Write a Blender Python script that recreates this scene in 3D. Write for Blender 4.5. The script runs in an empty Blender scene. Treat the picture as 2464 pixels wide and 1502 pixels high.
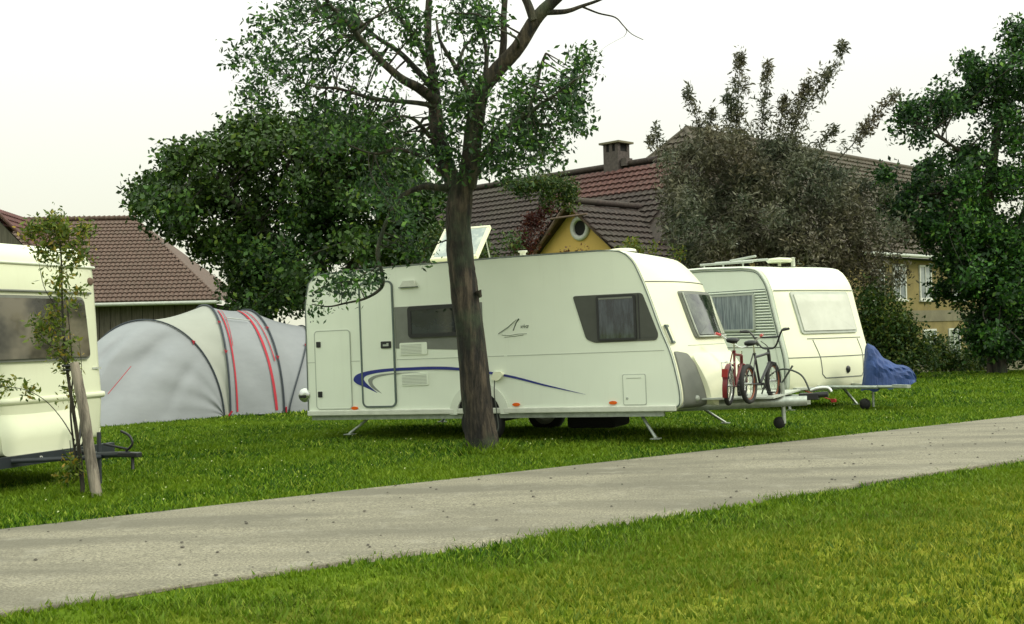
import bpy, math, random
import numpy as np
from mathutils import Vector, Matrix, Euler
R = math.radians
random.seed(7); RNG = np.random.default_rng(7)
S = bpy.context.scene; COL = S.collection
# ------------------------------------------------------------------ camera, sky, sun
FPX, CX, CY, EYE = 2800., 1232., 751., 1.45       # the photo measured on a 2464x1502 grid
cd = bpy.data.cameras.new('camera'); cam = bpy.data.objects.new('camera', cd); COL.objects.link(cam)
cd.sensor_width = 36; cd.lens = 36 * FPX / 2464; cd.clip_start = .1; cd.clip_end = 2000
CM = Matrix.Rotation(R(90 + 1.105), 4, 'X') @ Matrix.Rotation(R(-1.5), 4, 'Z')
cam.matrix_world = Matrix.Translation((0, 0, EYE)) @ CM
S.camera = cam
CAM = Vector((0, 0, EYE)); M3 = CM.to_3x3()
SUN_EL, SUN_AZ = 42, -20                            # sun from the right, a little behind the viewer
SD = Vector((math.cos(R(SUN_EL)) * math.cos(R(SUN_AZ)), math.cos(R(SUN_EL)) * math.sin(R(SUN_AZ)), math.sin(R(SUN_EL))))
W = bpy.data.worlds.new('World'); S.world = W; W.use_nodes = True
nt = W.node_tree; nt.nodes.clear()
wo = nt.nodes.new('ShaderNodeOutputWorld'); bg = nt.nodes.new('ShaderNodeBackground'); bg.inputs[1].default_value = .1
sky = nt.nodes.new('ShaderNodeTexSky'); sky.sky_type = 'NISHITA'; sky.sun_disc = False
sky.sun_elevation = R(SUN_EL); sky.sun_rotation = math.atan2(SD.x, SD.y)
tc = nt.nodes.new('ShaderNodeTexCoord'); sp = nt.nodes.new('ShaderNodeSeparateXYZ'); nt.links.new(tc.outputs['Generated'], sp.inputs[0])
cr_ = nt.nodes.new('ShaderNodeValToRGB'); nt.links.new(sp.outputs[2], cr_.inputs[0])
e = cr_.color_ramp.elements
e[0].position = 0; e[0].color = (.375, .380, .290, 1); e[1].position = 1; e[1].color = (.92, 1.0, .84, 1)
for p_, c_ in ((.10, (.420, .423, .350, 1)), (.22, (.480, .484, .450, 1)), (.45, (.72, .76, .66, 1))):
    q_ = e.new(p_); q_.color = c_
vm = nt.nodes.new('ShaderNodeVectorMath'); vm.operation = 'SCALE'; vm.inputs[3].default_value = 23
nt.links.new(cr_.outputs[0], vm.inputs[0])
mx = nt.nodes.new('ShaderNodeMix'); mx.data_type = 'RGBA'; mx.inputs[0].default_value = .95
nt.links.new(sky.outputs[0], mx.inputs[6]); nt.links.new(vm.outputs[0], mx.inputs[7]); nt.links.new(mx.outputs[2], bg.inputs[0]); nt.links.new(bg.outputs[0], wo.inputs[0])
sl = bpy.data.lights.new('sun', 'SUN'); so = bpy.data.objects.new('sun', sl); COL.objects.link(so)
sl.energy = 1.8; sl.angle = R(14); sl.color = (1, .93, .78)
so.rotation_euler = SD.to_track_quat('Z', 'Y').to_euler(); so.location = (20, -10, 30)
S.view_settings.view_transform = 'Standard'; S.view_settings.look = 'None'; S.view_settings.exposure = 0; S.view_settings.gamma = 1
S.cycles.max_bounces = 6; S.cycles.diffuse_bounces = 3; S.cycles.transparent_max_bounces = 6

# ------------------------------------------------------------------ pixel helpers
def ray(x, y): return M3 @ Vector(((x - CX) / FPX, (CY - y) / FPX, -1))
def P(x, y, Y): r = ray(x, y); return CAM + r * (Y / r.y)
def G(x, y, z=0): r = ray(x, y); return CAM + r * ((z - EYE) / r.z)
class Fr:                                            # a thing's own frame, to turn pixels into its local x, y, z
    def __init__(s, o, az, tilt=0):
        s.m = Matrix.Translation(o) @ Matrix.Rotation(R(az), 4, 'Z') @ Matrix.Rotation(R(-tilt), 4, 'Y'); s.i = s.m.inverted()
    def _r(s, x, y): return s.i @ CAM, s.i.to_3x3() @ ray(x, y)
    def side(s, x, y, Y0=0.): c, r = s._r(x, y); q = c + r * ((Y0 - c.y) / r.y); return q.x, q.z
    def front(s, x, y, X0): c, r = s._r(x, y); q = c + r * ((X0 - c.x) / r.x); return q.y, q.z
    def surf(s, x, y, f):
        X = 5.
        a = b = None
        for k in range(30):
            yy, zz = s.front(x, y, X if a is None else a); X2 = f(min(max(yy, 0), 2.6), zz); a = X2 if a is None else .6 * a + .4 * X2
        return yy, zz

# ------------------------------------------------------------------ mesh helpers
class MB:
    def __init__(s): s.v = []; s.f = []; s.sm = []
    def add(s, vs, fs, smooth=False):
        n = len(s.v); s.v += [tuple(p) for p in vs]; s.f += [tuple(i + n for i in f) for f in fs]; s.sm += [smooth] * len(fs)
    def box(s, a, b, mat=None):
        x0, y0, z0 = a; x1, y1, z1 = b
        vs = [Vector(p) for p in ((x0,y0,z0),(x1,y0,z0),(x1,y1,z0),(x0,y1,z0),(x0,y0,z1),(x1,y0,z1),(x1,y1,z1),(x0,y1,z1))]
        if mat: vs = [mat @ p for p in vs]
        s.add(vs, [(0,3,2,1),(4,5,6,7),(0,1,5,4),(1,2,6,5),(2,3,7,6),(3,0,4,7)])
    def tube(s, pts, rad, n=8, cap=True, jit=0, flat=1):
        pts = [Vector(p) for p in pts]; k = len(pts)
        if not hasattr(rad, '__len__'): rad = [rad] * k
        if len(rad) != k: rad = [float(v) for v in np.interp(np.linspace(0, 1, k), np.linspace(0, 1, len(rad)), rad)]
        t0 = (pts[1] - pts[0]).normalized(); u = t0.orthogonal().normalized(); rings = []
        for i in range(k):
            t = (pts[min(i+1,k-1)] - pts[max(i-1,0)]).normalized()
            u = (u - t * u.dot(t)).normalized(); w = t.cross(u)
            for j in range(n):
                a = 2*math.pi*j/n; r = rad[i] * (1 + (random.uniform(-jit, jit) if jit else 0))
                rings.append(pts[i] + u*math.cos(a)*r + w*math.sin(a)*r*flat)
        fs = [(i*n+j, i*n+(j+1)%n, (i+1)*n+(j+1)%n, (i+1)*n+j) for i in range(k-1) for j in range(n)]
        s.add(rings, fs, True)
        if cap:
            s.add(rings[:n], [tuple(range(n))[::-1]]); s.add(rings[-n:], [tuple(range(n))])
    def torus(s, c, R0, r, axis='y', n=28, m=8, sx=1.0):
        vs = []
        for i in range(n):
            a = 2*math.pi*i/n
            for j in range(m):
                b = 2*math.pi*j/m; rr = R0 + r*math.cos(b); h = r*math.sin(b)*sx
                p = (rr*math.cos(a), h, rr*math.sin(a))
                if axis == 'x': p = (h, rr*math.cos(a), rr*math.sin(a))
                if axis == 'z': p = (rr*math.cos(a), rr*math.sin(a), h)
                vs.append(Vector(c) + Vector(p))
        s.add(vs, [(i*m+j, ((i+1)%n)*m+j, ((i+1)%n)*m+(j+1)%m, i*m+(j+1)%m) for i in range(n) for j in range(m)], True)
    def prism(s, out, y0, y1, ax='y'):               # outline in (x,z) pushed along y (or (y,z) along x, or (x,y) along z)
        n = len(out)
        def p(a, b, h): return (a, h, b) if ax == 'y' else ((h, a, b) if ax == 'x' else (a, b, h))
        A = [p(a, b, y0) for a, b in out]; B = [p(a, b, y1) for a, b in out]
        s.add(A, [tuple(range(n))]); s.add(B, [tuple(range(n))[::-1]])
        s.add(A + B, [(i, i+n, (i+1)%n+n, (i+1)%n) for i in range(n)])
    def ring(s, out, inn, y0, y1):                   # frame between two outlines with the same number of points
        n = len(out); vs = [(a, y, b) for o in (out, inn) for y in (y0, y1) for a, b in o]; fs = []
        for i in range(n):
            j = (i+1) % n
            fs += [(i, j, 2*n+j, 2*n+i), (n+j, n+i, 3*n+i, 3*n+j), (i, n+i, n+j, j), (2*n+i, 2*n+j, 3*n+j, 3*n+i)]
        s.add(vs, fs)
    def lathe(s, c, prof, n=24, ax='y'):
        vs = []
        for r, h in prof:
            for j in range(n):
                a = 2*math.pi*j/n; q = (r*math.cos(a), h, r*math.sin(a)) if ax == 'y' else (r*math.cos(a), r*math.sin(a), h)
                vs.append(Vector(c) + Vector(q))
        k = len(prof)
        s.add(vs, [(i*n+j, i*n+(j+1)%n, (i+1)*n+(j+1)%n, (i+1)*n+j) for i in range(k-1) for j in range(n)], True)
    def grid(s, fn, nu, nv, keep=None, smooth=True):
        vs = [fn(i/nu, j/nv) for i in range(nu+1) for j in range(nv+1)]
        fs = [(i*(nv+1)+j, (i+1)*(nv+1)+j, (i+1)*(nv+1)+j+1, i*(nv+1)+j+1) for i in range(nu) for j in range(nv) if keep is None or keep((i+.5)/nu, (j+.5)/nv)]
        s.add(vs, fs, smooth)
    def build(s, name, mat, parent=None, bev=0, origin=None):
        me = bpy.data.meshes.new(name)
        vs = s.v if origin is None else [(x-origin[0], y-origin[1], z-origin[2]) for x, y, z in s.v]
        me.from_pydata(vs, [], s.f); me.polygons.foreach_set('use_smooth', s.sm); me.materials.append(mat); me.update()
        return link(name, me, parent, bev)
def link(name, me, parent=None, bev=0):
    o = bpy.data.objects.new(name, me); COL.objects.link(o)
    if parent: o.parent = parent
    if bev:
        b = o.modifiers.new('bevel', 'BEVEL'); b.width = bev; b.segments = 2; b.limit_method = 'ANGLE'; b.angle_limit = R(40)
    return o
def npmesh(name, V, k, mat, parent=None, origin=None):   # V: n*k points, every k in a row make one face
    V = np.asarray(V, np.float32).reshape(-1, 3)
    if origin is not None: V = V - np.array(origin, np.float32)
    n = len(V) // k; me = bpy.data.meshes.new(name)
    me.vertices.add(len(V)); me.vertices.foreach_set('co', V.ravel())
    me.loops.add(len(V)); me.loops.foreach_set('vertex_index', np.arange(len(V), dtype=np.int32))
    me.polygons.add(n); me.polygons.foreach_set('loop_start', np.arange(n, dtype=np.int32)*k)
    me.update(calc_edges=True); me.materials.append(mat)
    return link(name, me, parent)
def tag(o, label=None, cat=None, group=None, kind=None):
    for k, v in (('label', label), ('category', cat), ('group', group), ('kind', kind)):
        if v: o[k] = v
    return o
def empty(name, loc, label, cat, rot=(0,0,0), group=None):
    o = bpy.data.objects.new(name, None); COL.objects.link(o); o.location = loc; o.rotation_euler = rot; o.empty_display_size = .2
    return tag(o, label, cat, group)
def cr(pts, n=6):                                    # Catmull-Rom through the points
    pts = [Vector(p) for p in pts]; out = []
    for i in range(len(pts)-1):
        a = pts[max(i-1,0)]; b = pts[i]; c = pts[i+1]; d = pts[min(i+2,len(pts)-1)]
        for k in range(n):
            t = k/n; out.append(.5*((2*b)+(c-a)*t+(2*a-5*b+4*c-d)*t*t+(3*b-a-3*c+d)*t**3))
    out.append(pts[-1]); return out
def rr(x0, z0, x1, z1, r, n=5):                      # rounded rectangle outline
    o = []
    for cx, cz, a0 in ((x1-r, z0+r, -90), (x1-r, z1-r, 0), (x0+r, z1-r, 90), (x0+r, z0+r, 180)):
        for k in range(n+1):
            a = R(a0 + 90*k/n); o.append((cx + r*math.cos(a), cz + r*math.sin(a)))
    return o
def rpoly(pts, r, n=5):                              # rounded polygon outline
    o = []; k = len(pts)
    for i in range(k):
        p = Vector(pts[i]); a = Vector(pts[i-1]); b = Vector(pts[(i+1)%k])
        u = (a-p).normalized()*r; w = (b-p).normalized()*r
        for j in range(n+1):
            t = j/n; q = (p+u)*(1-t)**2 + p*2*t*(1-t) + (p+w)*t*t; o.append((q.x, q.y))
    return o
def shrink(out, d):                                  # offset an outline (either winding) inwards
    n = len(out); ar = sum(out[i][0]*out[(i+1)%n][1]-out[(i+1)%n][0]*out[i][1] for i in range(n)); sg = 1 if ar > 0 else -1; o = []
    for i in range(n):
        k1 = i-1; k2 = (i+1) % n
        t = Vector((out[k2][0]-out[k1][0], out[k2][1]-out[k1][1])).normalized()
        o.append((out[i][0]-t.y*d*sg, out[i][1]+t.x*d*sg))
    return o

# ------------------------------------------------------------------ materials
def nodes(name):
    m = bpy.data.materials.new(name); m.use_nodes = True; n = m.node_tree; return m, n, n.nodes['Principled BSDF']
def noise(n, scale, detail=4, co='Object', stretch=None, rough=.6):
    t = n.nodes.new('ShaderNodeTexCoord'); x = n.nodes.new('ShaderNodeTexNoise'); x.inputs['Scale'].default_value = scale
    x.inputs['Detail'].default_value = detail; x.inputs['Roughness'].default_value = rough; src = t.outputs[co]
    if stretch:
        mp = n.nodes.new('ShaderNodeMapping'); mp.inputs['Scale'].default_value = stretch; n.links.new(src, mp.inputs[0]); src = mp.outputs[0]
    n.links.new(src, x.inputs['Vector']); return x.outputs['Fac']
def ramp(n, fac, stops):
    r = n.nodes.new('ShaderNodeValToRGB'); n.links.new(fac, r.inputs[0]); e = r.color_ramp.elements
    e[0].position = stops[0][0]; e[0].color = (*stops[0][1], 1); e[1].position = stops[-1][0]; e[1].color = (*stops[-1][1], 1)
    for p, c in stops[1:-1]: q = e.new(p); q.color = (*c, 1)
    return r.outputs[0]
def mixc(n, fac, a, b, mode='MIX'):
    m = n.nodes.new('ShaderNodeMix'); m.data_type = 'RGBA'; m.blend_type = mode
    for s_, v in ((0, fac), (6, a), (7, b)):
        if hasattr(v, 'links') or hasattr(v, 'is_linked'): n.links.new(v, m.inputs[s_])
        elif s_ == 0: m.inputs[0].default_value = v
        else: m.inputs[s_].default_value = (*v, 1)
    return m.outputs[2]
def bump(n, b, fac, st, dist=.02):
    x = n.nodes.new('ShaderNodeBump'); x.inputs['Strength'].default_value = st; x.inputs['Distance'].default_value = dist
    n.links.new(fac, x.inputs['Height']); n.links.new(x.outputs[0], b.inputs['Normal'])
def simple(name, col, rough=.5, metal=0, var=.12, scale=6, bmp=0, bs=40, stretch=None, coat=0):
    m, n, b = nodes(name); b.inputs['Roughness'].default_value = rough; b.inputs['Metallic'].default_value = metal
    f = noise(n, scale, 5, stretch=stretch)
    c = ramp(n, f, [(.3, tuple(v*(1-var) for v in col)), (.7, tuple(min(1, v*(1+var*.6)) for v in col))])
    n.links.new(c, b.inputs['Base Color'])
    if bmp: bump(n, b, noise(n, bs, 3, stretch=stretch), bmp)
    if coat: b.inputs['Coat Weight'].default_value = coat
    return m
M = {}
def paint(name, col, dirt=(.42, .42, .34)):          # painted aluminium: faint dents, rain streaks
    m, n, b = nodes(name); b.inputs['Roughness'].default_value = .38
    st = noise(n, 2.2, 6, stretch=(6, 6, .5)); d = ramp(n, st, [(.55, (0,0,0)), (.85, (.12,.12,.12))])
    big = ramp(n, noise(n, 1.3, 2), [(.35, tuple(v*.96 for v in col)), (.65, col)])
    n.links.new(mixc(n, d, big, dirt), b.inputs['Base Color']); bump(n, b, noise(n, 1.6, 2), .06, .02)
    return m
M['paint'] = paint('white_paint', (.79, .84, .73)); M['cream'] = paint('white_paint_sunlit', (.80, .81, .61))  # one white: paint has green skylight tinted in, cream has warm sunlight
M['grp'] = paint('grey_white_plastic', (.66, .70, .60)); M['old'] = paint('old_cream_paint', (.71, .74, .56), (.36, .36, .24))
M['seam'] = simple('seam_grey', (.10, .13, .12), .5); M['trim'] = simple('trim', (.62, .64, .56), .35)
M['black'] = simple('black_plastic', (.014, .015, .017), .4); M['dgrey'] = simple('dark_grey_plastic', (.062, .066, .058), .45)
M['mgrey'] = simple('mid_grey_plastic', (.17, .18, .16), .5); M['lgrey'] = simple('light_grey_plastic', (.42, .45, .40), .5)
M['galv'] = simple('galvanised_steel', (.40, .44, .40), .42, .55, .25, 14); M['chassis'] = simple('painted_chassis', (.022, .028, .036), .5, 0, .3)
M['rubber'] = simple('rubber', (.012, .012, .012), .75, 0, .3); M['rim'] = simple('wheel_rim', (.45, .45, .42), .35, .6)
M['orange'] = simple('orange_lens', (.75, .12, .01), .2); M['redlens'] = simple('red_lens', (.28, .012, .012), .35)
M['blue'] = simple('blue_stripe', (.02, .03, .22), .35); M['sgrey'] = simple('grey_stripe', (.25, .27, .25), .4); M['logo'] = simple('logo_grey', (.06, .09, .06), .4)
M['wire'] = simple('wire', (.05, .06, .05), .5)
def glass(name, col, col2, sc=2.5, rough=.06, stretch=(1, 1, 1)):
    m, n, b = nodes(name); b.inputs['Roughness'].default_value = rough; b.inputs['IOR'].default_value = 1.5
    n.links.new(ramp(n, noise(n, sc, 3, stretch=stretch), [(.4, col), (.62, col2)]), b.inputs['Base Color']); b.inputs['Coat Weight'].default_value = .5; b.inputs['Coat Roughness'].default_value = .02
    return m
M['gdark'] = glass('tinted_acrylic', (.006, .008, .010), (.020, .026, .034)); M['gblue'] = glass('window_curtains', (.012, .018, .03), (.05, .065, .085), 5, stretch=(3, 3, .6))
M['gcurt'] = glass('net_curtain_window', (.10, .13, .15), (.24, .28, .30), 6, .15, (6, 6, .4)); M['gblind'] = glass('window_closed_blind', (.52, .53, .46), (.60, .61, .54), 2, .2)
M['gbrown'] = glass('old_window_reflect', (.030, .028, .018), (.15, .132, .095), 1.8, .15, (1, 1, 1.4)); M['gfront'] = glass('front_window', (.012, .018, .014), (.12, .14, .11), 3, .08)  # reflected trees and light are put into both panes as colour blotches
M['dome'] = glass('rooflight_acrylic', (.30, .36, .36), (.55, .60, .55), 6, .15)
M['win'] = glass('house_glass', (.10, .13, .14), (.30, .34, .34), .9, .1)

def leafmat(name, stops, nz=((.05,.02,.0), .0), trans=.25, sc=.6):
    m, n, b = nodes(name); g = n.nodes.new('ShaderNodeNewGeometry')
    c = ramp(n, g.outputs['Random Per Island'], stops)
    f = ramp(n, noise(n, sc, 3), [(.38, (0,0,0)), (.66, (1,1,1))]); mm = n.nodes.new('ShaderNodeMath'); mm.operation = 'MULTIPLY'; mm.inputs[1].default_value = nz[1]
    n.links.new(f, mm.inputs[0]); c = mixc(n, mm.outputs[0], c, nz[0])
    n.links.new(c, b.inputs['Base Color']); b.inputs['Roughness'].default_value = .5; b.inputs['Specular IOR Level'].default_value = .3
    t = n.nodes.new('ShaderNodeBsdfTranslucent'); n.links.new(c, t.inputs[0]); ms = n.nodes.new('ShaderNodeMixShader'); ms.inputs[0].default_value = trans
    n.links.new(b.outputs[0], ms.inputs[1]); n.links.new(t.outputs[0], ms.inputs[2]); n.links.new(ms.outputs[0], n.nodes['Material Output'].inputs[0]); return m
M['leafA'] = leafmat('orchard_leaf', [(0, (.008, .022, .007)), (.5, (.026, .066, .014)), (.8, (.06, .16, .026)), (1, (.14, .27, .03))], ((.02, .055, .035), .35), .22)
M['leafB'] = leafmat('dark_leaf', [(0, (.007, .020, .006)), (.55, (.024, .062, .013)), (.85, (.060, .145, .024)), (1, (.13, .19, .02))], ((.050, .080, .008), .45), .14, .35)
M['leafC'] = leafmat('conifer_leaf', [(0, (.048, .038, .024)), (.5, (.105, .088, .056)), (.85, (.17, .152, .10)), (1, (.22, .19, .13))], ((.050, .095, .058), .62), .2, .45)
M['leafD'] = leafmat('right_tree_leaf', [(0, (.006, .020, .006)), (.5, (.022, .070, .012)), (.85, (.060, .18, .022)), (1, (.13, .24, .025))], ((.008, .024, .016), .6), .16, .3)
M['leafY'] = leafmat('sapling_leaf', [(0, (.045, .08, .012)), (.5, (.12, .17, .02)), (.85, (.24, .24, .025)), (1, (.38, .24, .04))], ((.04, .10, .02), .4), .3, 2)
M['leafS'] = leafmat('shrub_leaf', [(0, (.018, .045, .010)), (.6, (.045, .09, .015)), (1, (.13, .15, .02))], ((.02, .05, .02), .4), .25, .8)
M['leafR'] = leafmat('creeper_leaf', [(0, (.045, .008, .010)), (.6, (.09, .015, .02)), (1, (.16, .05, .02))], ((.03, .02, .012), .4), .2, 1)
def bark(name, c1, c2, c3, sc=9):
    m, n, b = nodes(name); b.inputs['Roughness'].default_value = .9
    f = noise(n, sc, 6, stretch=(1, 1, .16), rough=.7); c = ramp(n, f, [(.43, c1), (.53, c2), (.70, c3)])
    g = ramp(n, noise(n, 1.4, 4), [(.50, (0,0,0)), (.66, (.55,.55,.55))])
    n.links.new(mixc(n, g, c, (.055, .085, .045)), b.inputs['Base Color']); bump(n, b, f, 1.0, .06); return m
M['bark'] = bark('furrowed_bark', (.007, .006, .005), (.036, .028, .020), (.11, .085, .060), 11); M['bark2'] = bark('dark_bark', (.015, .014, .010), (.05, .042, .03), (.10, .085, .06))
M['stake'] = bark('weathered_stake', (.10, .085, .07), (.24, .21, .17), (.36, .31, .25), 6)

# grass: real blades over a ground sheet coloured dark for the gaps between them; colour patches belong to the lawn itself
def lawn(n, blades):
    big = noise(n, .55, 4, 'Object'); mid = noise(n, 7., 6, 'Object', rough=.75); gm = n.nodes.new('ShaderNodeNewGeometry')
    sx = n.nodes.new('ShaderNodeSeparateXYZ'); n.links.new(gm.outputs['Position'], sx.inputs[0])
    # the mown verge on the near side of the path is drier and yellower
    d = n.nodes.new('ShaderNodeVectorMath'); d.operation = 'DOT_PRODUCT'; n.links.new(gm.outputs['Position'], d.inputs[0]); d.inputs[1].default_value = (.5835, -.8121, 0)
    mr = n.nodes.new('ShaderNodeMapRange'); mr.inputs[1].default_value = -6.6; mr.inputs[2].default_value = -4.9; n.links.new(d.outputs['Value'], mr.inputs[0])
    if blades: base = ramp(n, gm.outputs['Random Per Island'], [(0, (.010, .040, .003)), (.3, (.035, .10, .005)), (.6, (.09, .185, .007)), (.85, (.17, .28, .012)), (1, (.36, .42, .06))])
    else: base = ramp(n, mid, [(.3, (.018, .045, .004)), (.7, (.05, .10, .008))])
    base = mixc(n, ramp(n, big, [(.42, (0,0,0)), (.62, (.75,.75,.75))]), base, (.14, .22, .008))
    dry = mixc(n, ramp(n, mid, [(.38, (0,0,0)), (.60, (1,1,1))]), (.20, .29, .016), (.46, .43, .06))
    if blades: dry = mixc(n, ramp(n, gm.outputs['Random Per Island'], [(.25, (0,0,0)), (.8, (1,1,1))]), dry, (.04, .085, .005))
    pm = n.nodes.new('ShaderNodeMath'); pm.operation = 'MULTIPLY'; n.links.new(mr.outputs[0], pm.inputs[0]); n.links.new(ramp(n, big, [(.36, (.35,.35,.35)), (.60, (.85,.85,.85))]), pm.inputs[1])
    return mixc(n, pm.outputs[0], base, dry)
m, n, b = nodes('lawn_ground'); n.links.new(lawn(n, False), b.inputs['Base Color']); b.inputs['Roughness'].default_value = .95; b.inputs['Specular IOR Level'].default_value = .1
bump(n, b, noise(n, 30, 4), .8, .04); M['lawn'] = m
m, n, b = nodes('grass_blade'); c = lawn(n, True); n.links.new(c, b.inputs['Base Color']); b.inputs['Roughness'].default_value = .6; b.inputs['Specular IOR Level'].default_value = .2
t = n.nodes.new('ShaderNodeBsdfTranslucent'); n.links.new(c, t.inputs[0]); ms = n.nodes.new('ShaderNodeMixShader'); ms.inputs[0].default_value = .3
n.links.new(b.outputs[0], ms.inputs[1]); n.links.new(t.outputs[0], ms.inputs[2]); n.links.new(ms.outputs[0], n.nodes['Material Output'].inputs[0]); M['blade'] = m
# path: old pale asphalt with exposed chippings and a faint darker centre track
m, n, b = nodes('old_asphalt'); b.inputs['Roughness'].default_value = .9
ch = noise(n, 55, 3, rough=.8); lg = noise(n, .9, 5, stretch=(.35, 1.6, 1))
c = ramp(n, ch, [(.30, (.065, .059, .045)), (.5, (.205, .186, .138)), (.72, (.40, .365, .275))])
c = mixc(n, ramp(n, lg, [(.42, (0,0,0)), (.60, (.75,.75,.75))]), c, (.115, .105, .080))
c = mixc(n, ramp(n, noise(n, 2.6, 6, rough=.7), [(.56, (0,0,0)), (.70, (.5,.5,.5))]), c, (.30, .28, .23)); n.links.new(c, b.inputs['Base Color']); bump(n, b, ch, .5, .01); M['path'] = m
# roof tiles, walls
def tilemat(name, a, b_, c_, moss, ms_=.3, sc=1.2):
    m, n, b = nodes(name); b.inputs['Roughness'].default_value = .8
    g = ramp(n, noise(n, 9, 3), [(.3, a), (.5, b_), (.7, c_)]); k = ramp(n, noise(n, sc, 5), [(.45, (0,0,0)), (.7, (ms_,)*3)])
    n.links.new(mixc(n, k, g, moss), b.inputs['Base Color']); bump(n, b, noise(n, 30, 3), .4, .02); return m
M['tbarn'] = tilemat('barn_tiles', (.065, .040, .031), (.105, .064, .050), (.155, .098, .078), (.07, .06, .042))
M['tred'] = tilemat('red_tiles', (.045, .017, .016), (.085, .032, .029), (.13, .058, .048), (.05, .045, .03), .6, .35)
M['tgrey'] = tilemat('weathered_tiles', (.016, .010, .009), (.033, .021, .019), (.060, .040, .034), (.05, .045, .03), .5, .5)
M['tbrown'] = tilemat('brown_tiles', (.040, .031, .023), (.070, .055, .041), (.11, .088, .066), (.06, .06, .035), .6, .5)
M['tdred'] = tilemat('dark_red_tiles', (.05, .015, .015), (.09, .028, .026), (.13, .045, .04), (.05, .03, .03))
def plaster(name, a, b_): return simple(name, a, .9, 0, b_, 1.2, .3, 12)
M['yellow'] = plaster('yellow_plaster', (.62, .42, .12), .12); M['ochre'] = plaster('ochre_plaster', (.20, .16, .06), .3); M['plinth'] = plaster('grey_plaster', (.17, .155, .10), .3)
M['white'] = simple('white_painted_wood', (.55, .56, .52), .6); M['wood'] = simple('bare_boards', (.13, .115, .09), .85, 0, .45, 5, .5, 10, (6, 6, .3)); M['beam'] = simple('verge_board', (.15, .10, .075), .8, 0, .3)
M['brick'] = simple('chimney_brick', (.085, .07, .065), .9, 0, .35, 9, .5, 20); M['dark'] = simple('dark_opening', (.008, .008, .008), .9)
M['tent'] = simple('tent_fabric', (.27, .285, .31), .75, 0, .07, 2.5, .25, 3, (1, 1, 2)); M['tent_lit'] = simple('tent_fabric_sunlit', (.345, .36, .325), .75, 0, .06, 2.5, .2, 3)  # second one is the same fabric with sunlight put into its colour
M['pole'] = simple('pole_sleeve', (.035, .045, .06), .6); M['strap'] = simple('red_webbing', (.42, .02, .04), .7); M['pin'] = simple('pole_light', (.45, .47, .45), .5)
M['tarp'] = simple('blue_tarpaulin', (.014, .045, .175), .62, 0, .3, 3, .9, 5); M['red'] = simple('red_paint', (.15, .010, .014), .45, 0, .4, 12); M['pred'] = simple('red_grip', (.55, .05, .06), .5)
M['bfr'] = simple('black_paint', (.015, .016, .02), .3); M['bor'] = simple('orange_rim', (.20, .055, .018), .5); M['chrome'] = simple('chrome', (.6, .62, .6), .25, .85)

# ------------------------------------------------------------------ ground, path, grass
PD = Vector((.8121, .5835, 0)); PN = Vector((-.5835, .8121, 0))          # along and across the path
def edgefn(p0, p1): return (p0.dot(PN) + p1.dot(PN)) / 2
e_far = edgefn(G(0, 1276), G(2464, 1000)); e_near = edgefn(G(0, 1481), G(2464, 1110))
def gz(x, y):                                                              # the lawn falls away in front of the house
    a = min(max((y - 34 + .25 * max(0, 10 - x)) / 9, 0), 1); a = a*a*(3-2*a) * min(max((x - 4) / 6, 0), 1)
    return -1.3 * a
g = MB()
def gf(u, v):
    x = (u - .5) * 2; y = (v - .5) * 2; x = math.copysign(abs(x) ** 2.6 * 600, x); y = math.copysign(abs(y) ** 2.6 * 600, y) + 25
    return (x + 8, y, gz(x + 8, y) + .025 * math.sin(x * .9 + 1) * math.sin(y * .7) * (1 if y < 60 else 0) - .03)
g.grid(gf, 200, 200); tag(g.build('ground', M['lawn']), kind='structure')
g = MB(); rough = [random.uniform(-.03, .03) for _ in range(801)]
def pf(u, v):
    s = -25 + 80 * u; w = e_near + (e_far - e_near) * v
    if v in (0, 1): w += rough[int(u * 800)] + .06 * math.sin(s * .8 + 3 * v)
    q = PD * s + PN * w; return (q.x, q.y, -.05 if v in (0, 1) else .010 + .02 * math.sin(math.pi * v))
PV = [0, .008, .03, .1, .2, .3, .4, .5, .6, .7, .8, .9, .97, .992, 1]
g.grid(lambda u, v: pf(u, PV[int(round(v*14))]), 800, 14); tag(g.build('path', M['path']), kind='structure')
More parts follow.
